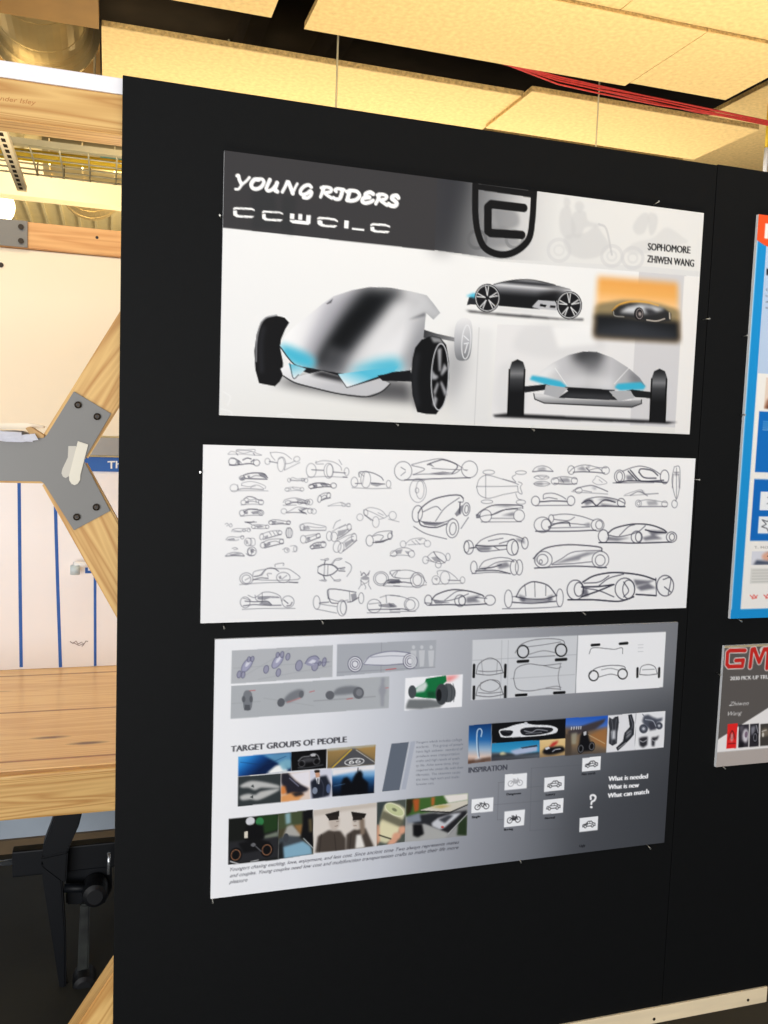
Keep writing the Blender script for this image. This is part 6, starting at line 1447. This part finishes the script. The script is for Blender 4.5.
zt2 = wz(766, 275)
c.text('E', xq(wx(766.4, 275), zt2), xq(wx(766.4, 275) + .016, zt2), (0, -7), (40, 42, 50), .05, name='heading_lettering')
for i, t_ in enumerate(('the', 'care', 'and', 'early')):
    z_ = wz(766, 290.5 + i * 6); x_ = wx(765.6, 290.5 + i * 6); c.text(t_, xq(x_, z_), xq(x_ + .026, z_), (0, -2.6), (96, 104, 120), 0, .2, name='text_line')
U = wpic('photo_print', .05, .2, wz(763, 409), wz(764, 377), (226, 206, 188)); P_(U, [(0, 1), (.05, .7), (.2, .5), (.4, .55), (.5, 1)], (150, 96, 70), .9, .8); P_(U, [(.04, .98), (.1, .85), (.2, .86), (.24, 1)], (60, 40, 34), .9, .5); c.bg()
za, zb_ = wz(757, 472.5), wz(759, 411)
U = wpic('blue_panel', .038, .53, za, zb_, (14, 108, 190))
for i in range(5): S_(U, [(.03, .17 + .033 * i), (.22, .172 + .033 * i)], .6, (140, 186, 226), .8, sm=False)
P_(U, [(.1, .4), (.3, .36), (.3, .6), (.1, .58)], (90, 100, 110), .9, .6); c.bg()
za, zb_ = wz(750, 541), wz(755, 479)
U = wpic('blue_panel', .038, .53, za, zb_, (14, 104, 186)); c.bg()
for zq0, zq1, k in ((.8, .5, 0), (.4, .12, 1)):
    q0, q1 = za + (zb_ - za) * zq1, za + (zb_ - za) * zq0
    U = wpic('icon_card', .058, .16, q0, q1, (234, 236, 238))
    if k == 0: E_(U, .42, .45, .14, .22, (50, 60, 66)); S_(U, [(.2, .3), (.35, .45)], .7, (70, 80, 86)); S_(U, [(.2, .65), (.35, .52)], .7, (70, 80, 86)); P_(U, [(.36, .4), (.44, .4), (.44, .5), (.36, .5)], (60, 130, 90), .9)
    else:
        S_(U, [(.1, .2), (.25, .3), (.35, .1), (.5, .25), (.7, .15), (.75, .45), (.9, .55), (.75, .7), (.7, .9), (.5, .78), (.3, .92), (.25, .7), (.1, .6), (.22, .45), (.1, .2)], .7, (40, 42, 48), .9, sm=False); S_(U, [(.3, .5), (.7, .5)], .9, (120, 122, 126)); S_(U, [(.3, .58), (.7, .6)], .9, (120, 122, 126))
    c.bg()
z_ = wz(757, 548.5); c.text('T- MONTH', xq(.052, z_), xq(.12, z_), (0, -2.3), (120, 116, 112), 0, name='text_line')
U = wpic('photo_print', .046, .17, wz(754, 565), wz(755, 551), (214, 214, 222)); E_(U, .45, .4, .22, .36, (224, 170, 144), 1, 0, .4); P_(U, [(.05, 1), (.12, .65), (.4, .75), (.5, 1)], (70, 78, 96), 1, .5); P_(U, [(.3, .1), (.5, .0), (.66, .12), (.5, .15)], (120, 80, 60), .8, .4); E_(U, .38, .38, .03, .04, (60, 40, 36)); E_(U, .52, .36, .03, .04, (60, 40, 36)); S_(U, [(.38, .6), (.5, .6)], .6, (150, 70, 60)); c.bg()
U = wpic('text_block', .046, .17, wz(753, 584), wz(754, 568), (216, 214, 208))
for i in range(5): S_(U, [(.05, .15 + .18 * i), (.95, .14 + .18 * i)], .6, (180, 178, 172), .8, sm=False)
c.bg()
for x0 in (.05, .088, .126):
    c.part('red_mark'); z_ = wz(756, 597)
    c.stroke([xq(x0, z_ + .004), xq(x0 + .007, z_), xq(x0 + .010, z_ + .005), xq(x0 + .016, z_), xq(x0 + .020, z_ + .004)], .8, (224, 84, 76)); c.stroke([xq(x0 + .006, z_ - .003), xq(x0 + .018, z_ - .002)], 1.0, (224, 84, 76)); c.hull([xq(x0, z_ + .01), xq(x0 + .025, z_ + .01), xq(x0 + .025, z_ - .006), xq(x0, z_ - .006)]); c.bg()
c.build(r4)

xl = 1.3165
r5, c = poster(xl, xl + .52, .8505, 1.1328, 0.0, 'grey truck poster with big red outlined letters, cut off by the right edge', den=520, side=(206, 206, 206))
c.img[:] = (92, 87, 84)
kc = K(700, 630, 6.827)
zL = .8505
zt0, zt1, zt3 = wz(718, 739.5), wz(768, 708), wz(716.5, 752.5); xr = wx(768, 708)
c.poly(wrect(c, -.01, .53, .84, zt3), (176, 166, 160)); c.poly([xq(-.01, zt0 - .004), xq(.0, zt0), xq(xr, zt1), xq(.53, zt1 + (zt1 - zt0) / xr * .12), xq(.53, zt3), xq(-.01, zt3)], (234, 230, 228))
c.poly(wrect(c, -.01, .53, 1.128, 1.14), (176, 160, 128))
zg0, zg1 = wz(727, 668), wz(728, 649)
rd, wo = (196, 40, 34), (214, 206, 200)
c.part('title_lettering', 'red block letters with a pale outline')
Gs = kc([(308, 140), (205, 140), (188, 155), (184, 235), (196, 250), (288, 248), (296, 205), (245, 208)]); Ms = [kc([(342, 252), (356, 132), (372, 130)]), kc([(372, 132), (404, 220), (440, 130)]), kc([(470, 125), (462, 255)])]
c.stroke(Gs, 4.9, wo, sm=False)
for m_ in Ms[:2]: c.stroke(m_, 4.9, wo, sm=False)
c.stroke([(762.5, 650), (768.5, 649), (767, 668)], 5.4, wo, sm=False)
c.stroke(Gs, 3.3, rd, sm=False)
for m_ in Ms[:2]: c.stroke(m_, 3.3, rd, sm=False)
c.stroke([(764.5, 649.5), (768.5, 649), (767, 668)], 3.7, rd, sm=False)
c.hull(kc([(170, 115), (480, 105), (470, 270), (165, 275)])); c.bg()
c.text('2030 PICK-UP TRU', kc([(205, 344)])[0], kc([(470, 332)])[0], (.2, -4.0), (236, 234, 232), .03, name='subtitle_lettering')
c.text('Zhiwen', kc([(197, 518)])[0], kc([(332, 512)])[0], (.3, -4.2), (222, 220, 218), 0, .35, name='name_lettering')
c.text('Wang', kc([(190, 586)])[0], kc([(286, 578)])[0], (.3, -4.2), (222, 220, 218), 0, .35, name='name_lettering')
for q, col, kind in (([(188, 642), (258, 636), (248, 808), (178, 812)], (226, 40, 38), 0), ([(264, 646), (336, 640), (330, 800), (260, 806)], (52, 48, 56), 1), ([(342, 640), (404, 636), (402, 796), (334, 800)], (44, 42, 48), 2), ([(412, 640), (480, 634), (476, 790), (408, 794)], (66, 62, 58), 3)):
    U = pic('photo_print', kc(q), None, col)
    if kind == 0: S_(U, ell(.5, .45, .14, .16), .8, (60, 20, 22), .9, closed=True); P_(U, [(.42, .4), (.58, .4), (.58, .72), (.42, .72)], (230, 214, 210), .9, .4); S_(U, [(.2, .8), (.85, .8)], .8, (90, 20, 22), .8); S_(U, [(.2, .62), (.3, .4)], .7, (90, 20, 22)); S_(U, [(.8, .62), (.7, .4)], .7, (90, 20, 22))
    if kind == 1: E_(U, .68, .5, .3, .3, (210, 204, 210), 1, 0, .5); E_(U, .74, .45, .14, .14, (110, 90, 110), .9); P_(U, [(.1, .1), (.5, .05), (.3, .4)], (110, 104, 112), .8, .6); P_(U, [(.1, .7), (.6, .8), (.5, 1), (.1, 1)], (26, 24, 30), 1, .5)
    if kind == 2: P_(U, [(.1, .15), (.6, .1), (.5, .4), (.2, .5)], (150, 150, 160), .8, .6); E_(U, .6, .6, .24, .24, (18, 18, 22)); S_(U, ell(.6, .6, .16, .16), .8, (130, 130, 140), .9, closed=True); S_(U, [(.7, .1), (.9, .4)], .8, (190, 190, 196))
    if kind == 3: P_(U, [(.1, .3), (.5, .2), (.9, .3), (.9, .55), (.1, .6)], (120, 110, 96), .9, .6); E_(U, .3, .5, .1, .1, (220, 216, 206), .9); S_(U, [(.2, .35), (.6, .3)], .8, (226, 222, 214))
    c.bg()
c.build(r5)

# ------------------------------------------------------------------ steel pins round the sheets
pins = [(222, 217, -1, 0, 'steel pin at the left edge of the title sheet'), (396.5, 422.5, 0, 1, 'steel pin under the big car drawing, bottom edge of the title sheet'),
        (533, 428, 0, 1, 'steel pin at the bottom edge of the title sheet, under the front view car'), (655.8, 205, 0, -1, 'steel pin at the top edge of the title sheet near its right corner'),
        (704.5, 319, 1, 0, 'steel pin sticking out right of the orange picture on the title sheet'), (202.5, 472, -1, 0, 'steel pin at the left edge of the sketch sheet'),
        (223.5, 624.5, 0, 1, 'steel pin between the left corners of the sketch sheet and the sheet below'), (321.8, 619.6, 0, 1, 'steel pin at the bottom edge of the sketch sheet, left of centre'),
        (583, 611.2, 0, 1, 'steel pin at the bottom edge of the sketch sheet, under the round-topped car'), (694.6, 479.5, 1, 0, 'steel pin at the right edge of the sketch sheet'),
        (212.2, 897.5, 0, 1, 'steel pin at the lowest left corner of the bottom sheet'), (520, 859, 0, 1, 'steel pin at the bottom edge of the bottom sheet, near its middle'),
        (648, 844.5, 0, 1, 'steel pin at the bottom edge of the bottom sheet, near the right corner'), (746, 336, -1, 0, 'steel pin halfway up the left edge of the blue bordered poster'),
        (744, 415, -1, 0, 'steel pin at the left edge of the blue bordered poster, beside the upper blue panel'), (739, 618.5, 0, 1, 'steel pin at the bottom edge of the blue bordered poster'),
        (719.5, 674, -1, 0, 'steel pin at the left edge of the truck poster'), (722.5, 765, 0, 1, 'steel pin at the bottom left corner of the truck poster')]
for px, py, dx, dy, lb in pins:
    a = V(px, py, -.0085)
    out = Vector((dx, 0, -dy)) * .005
    p0 = a + out * .3 + Vector((0, .0085, 0)); p1 = a + out * 1.0 + Vector((0, -.0095 if px < 500 or px > 570 else -.005, 0))
    r = thing('steel_pin', p0, lb, 'pin', 'steel pins holding the sheets')
    part('shaft', tube(NB(), [p0, p1], .0011, 6), M['pin'], r, smooth=True)
    d_ = (p1 - p0).normalized()
    part('head', tube(NB(), [p1, p1 + d_ * .0012], .0019, 8), M['pin'], r)
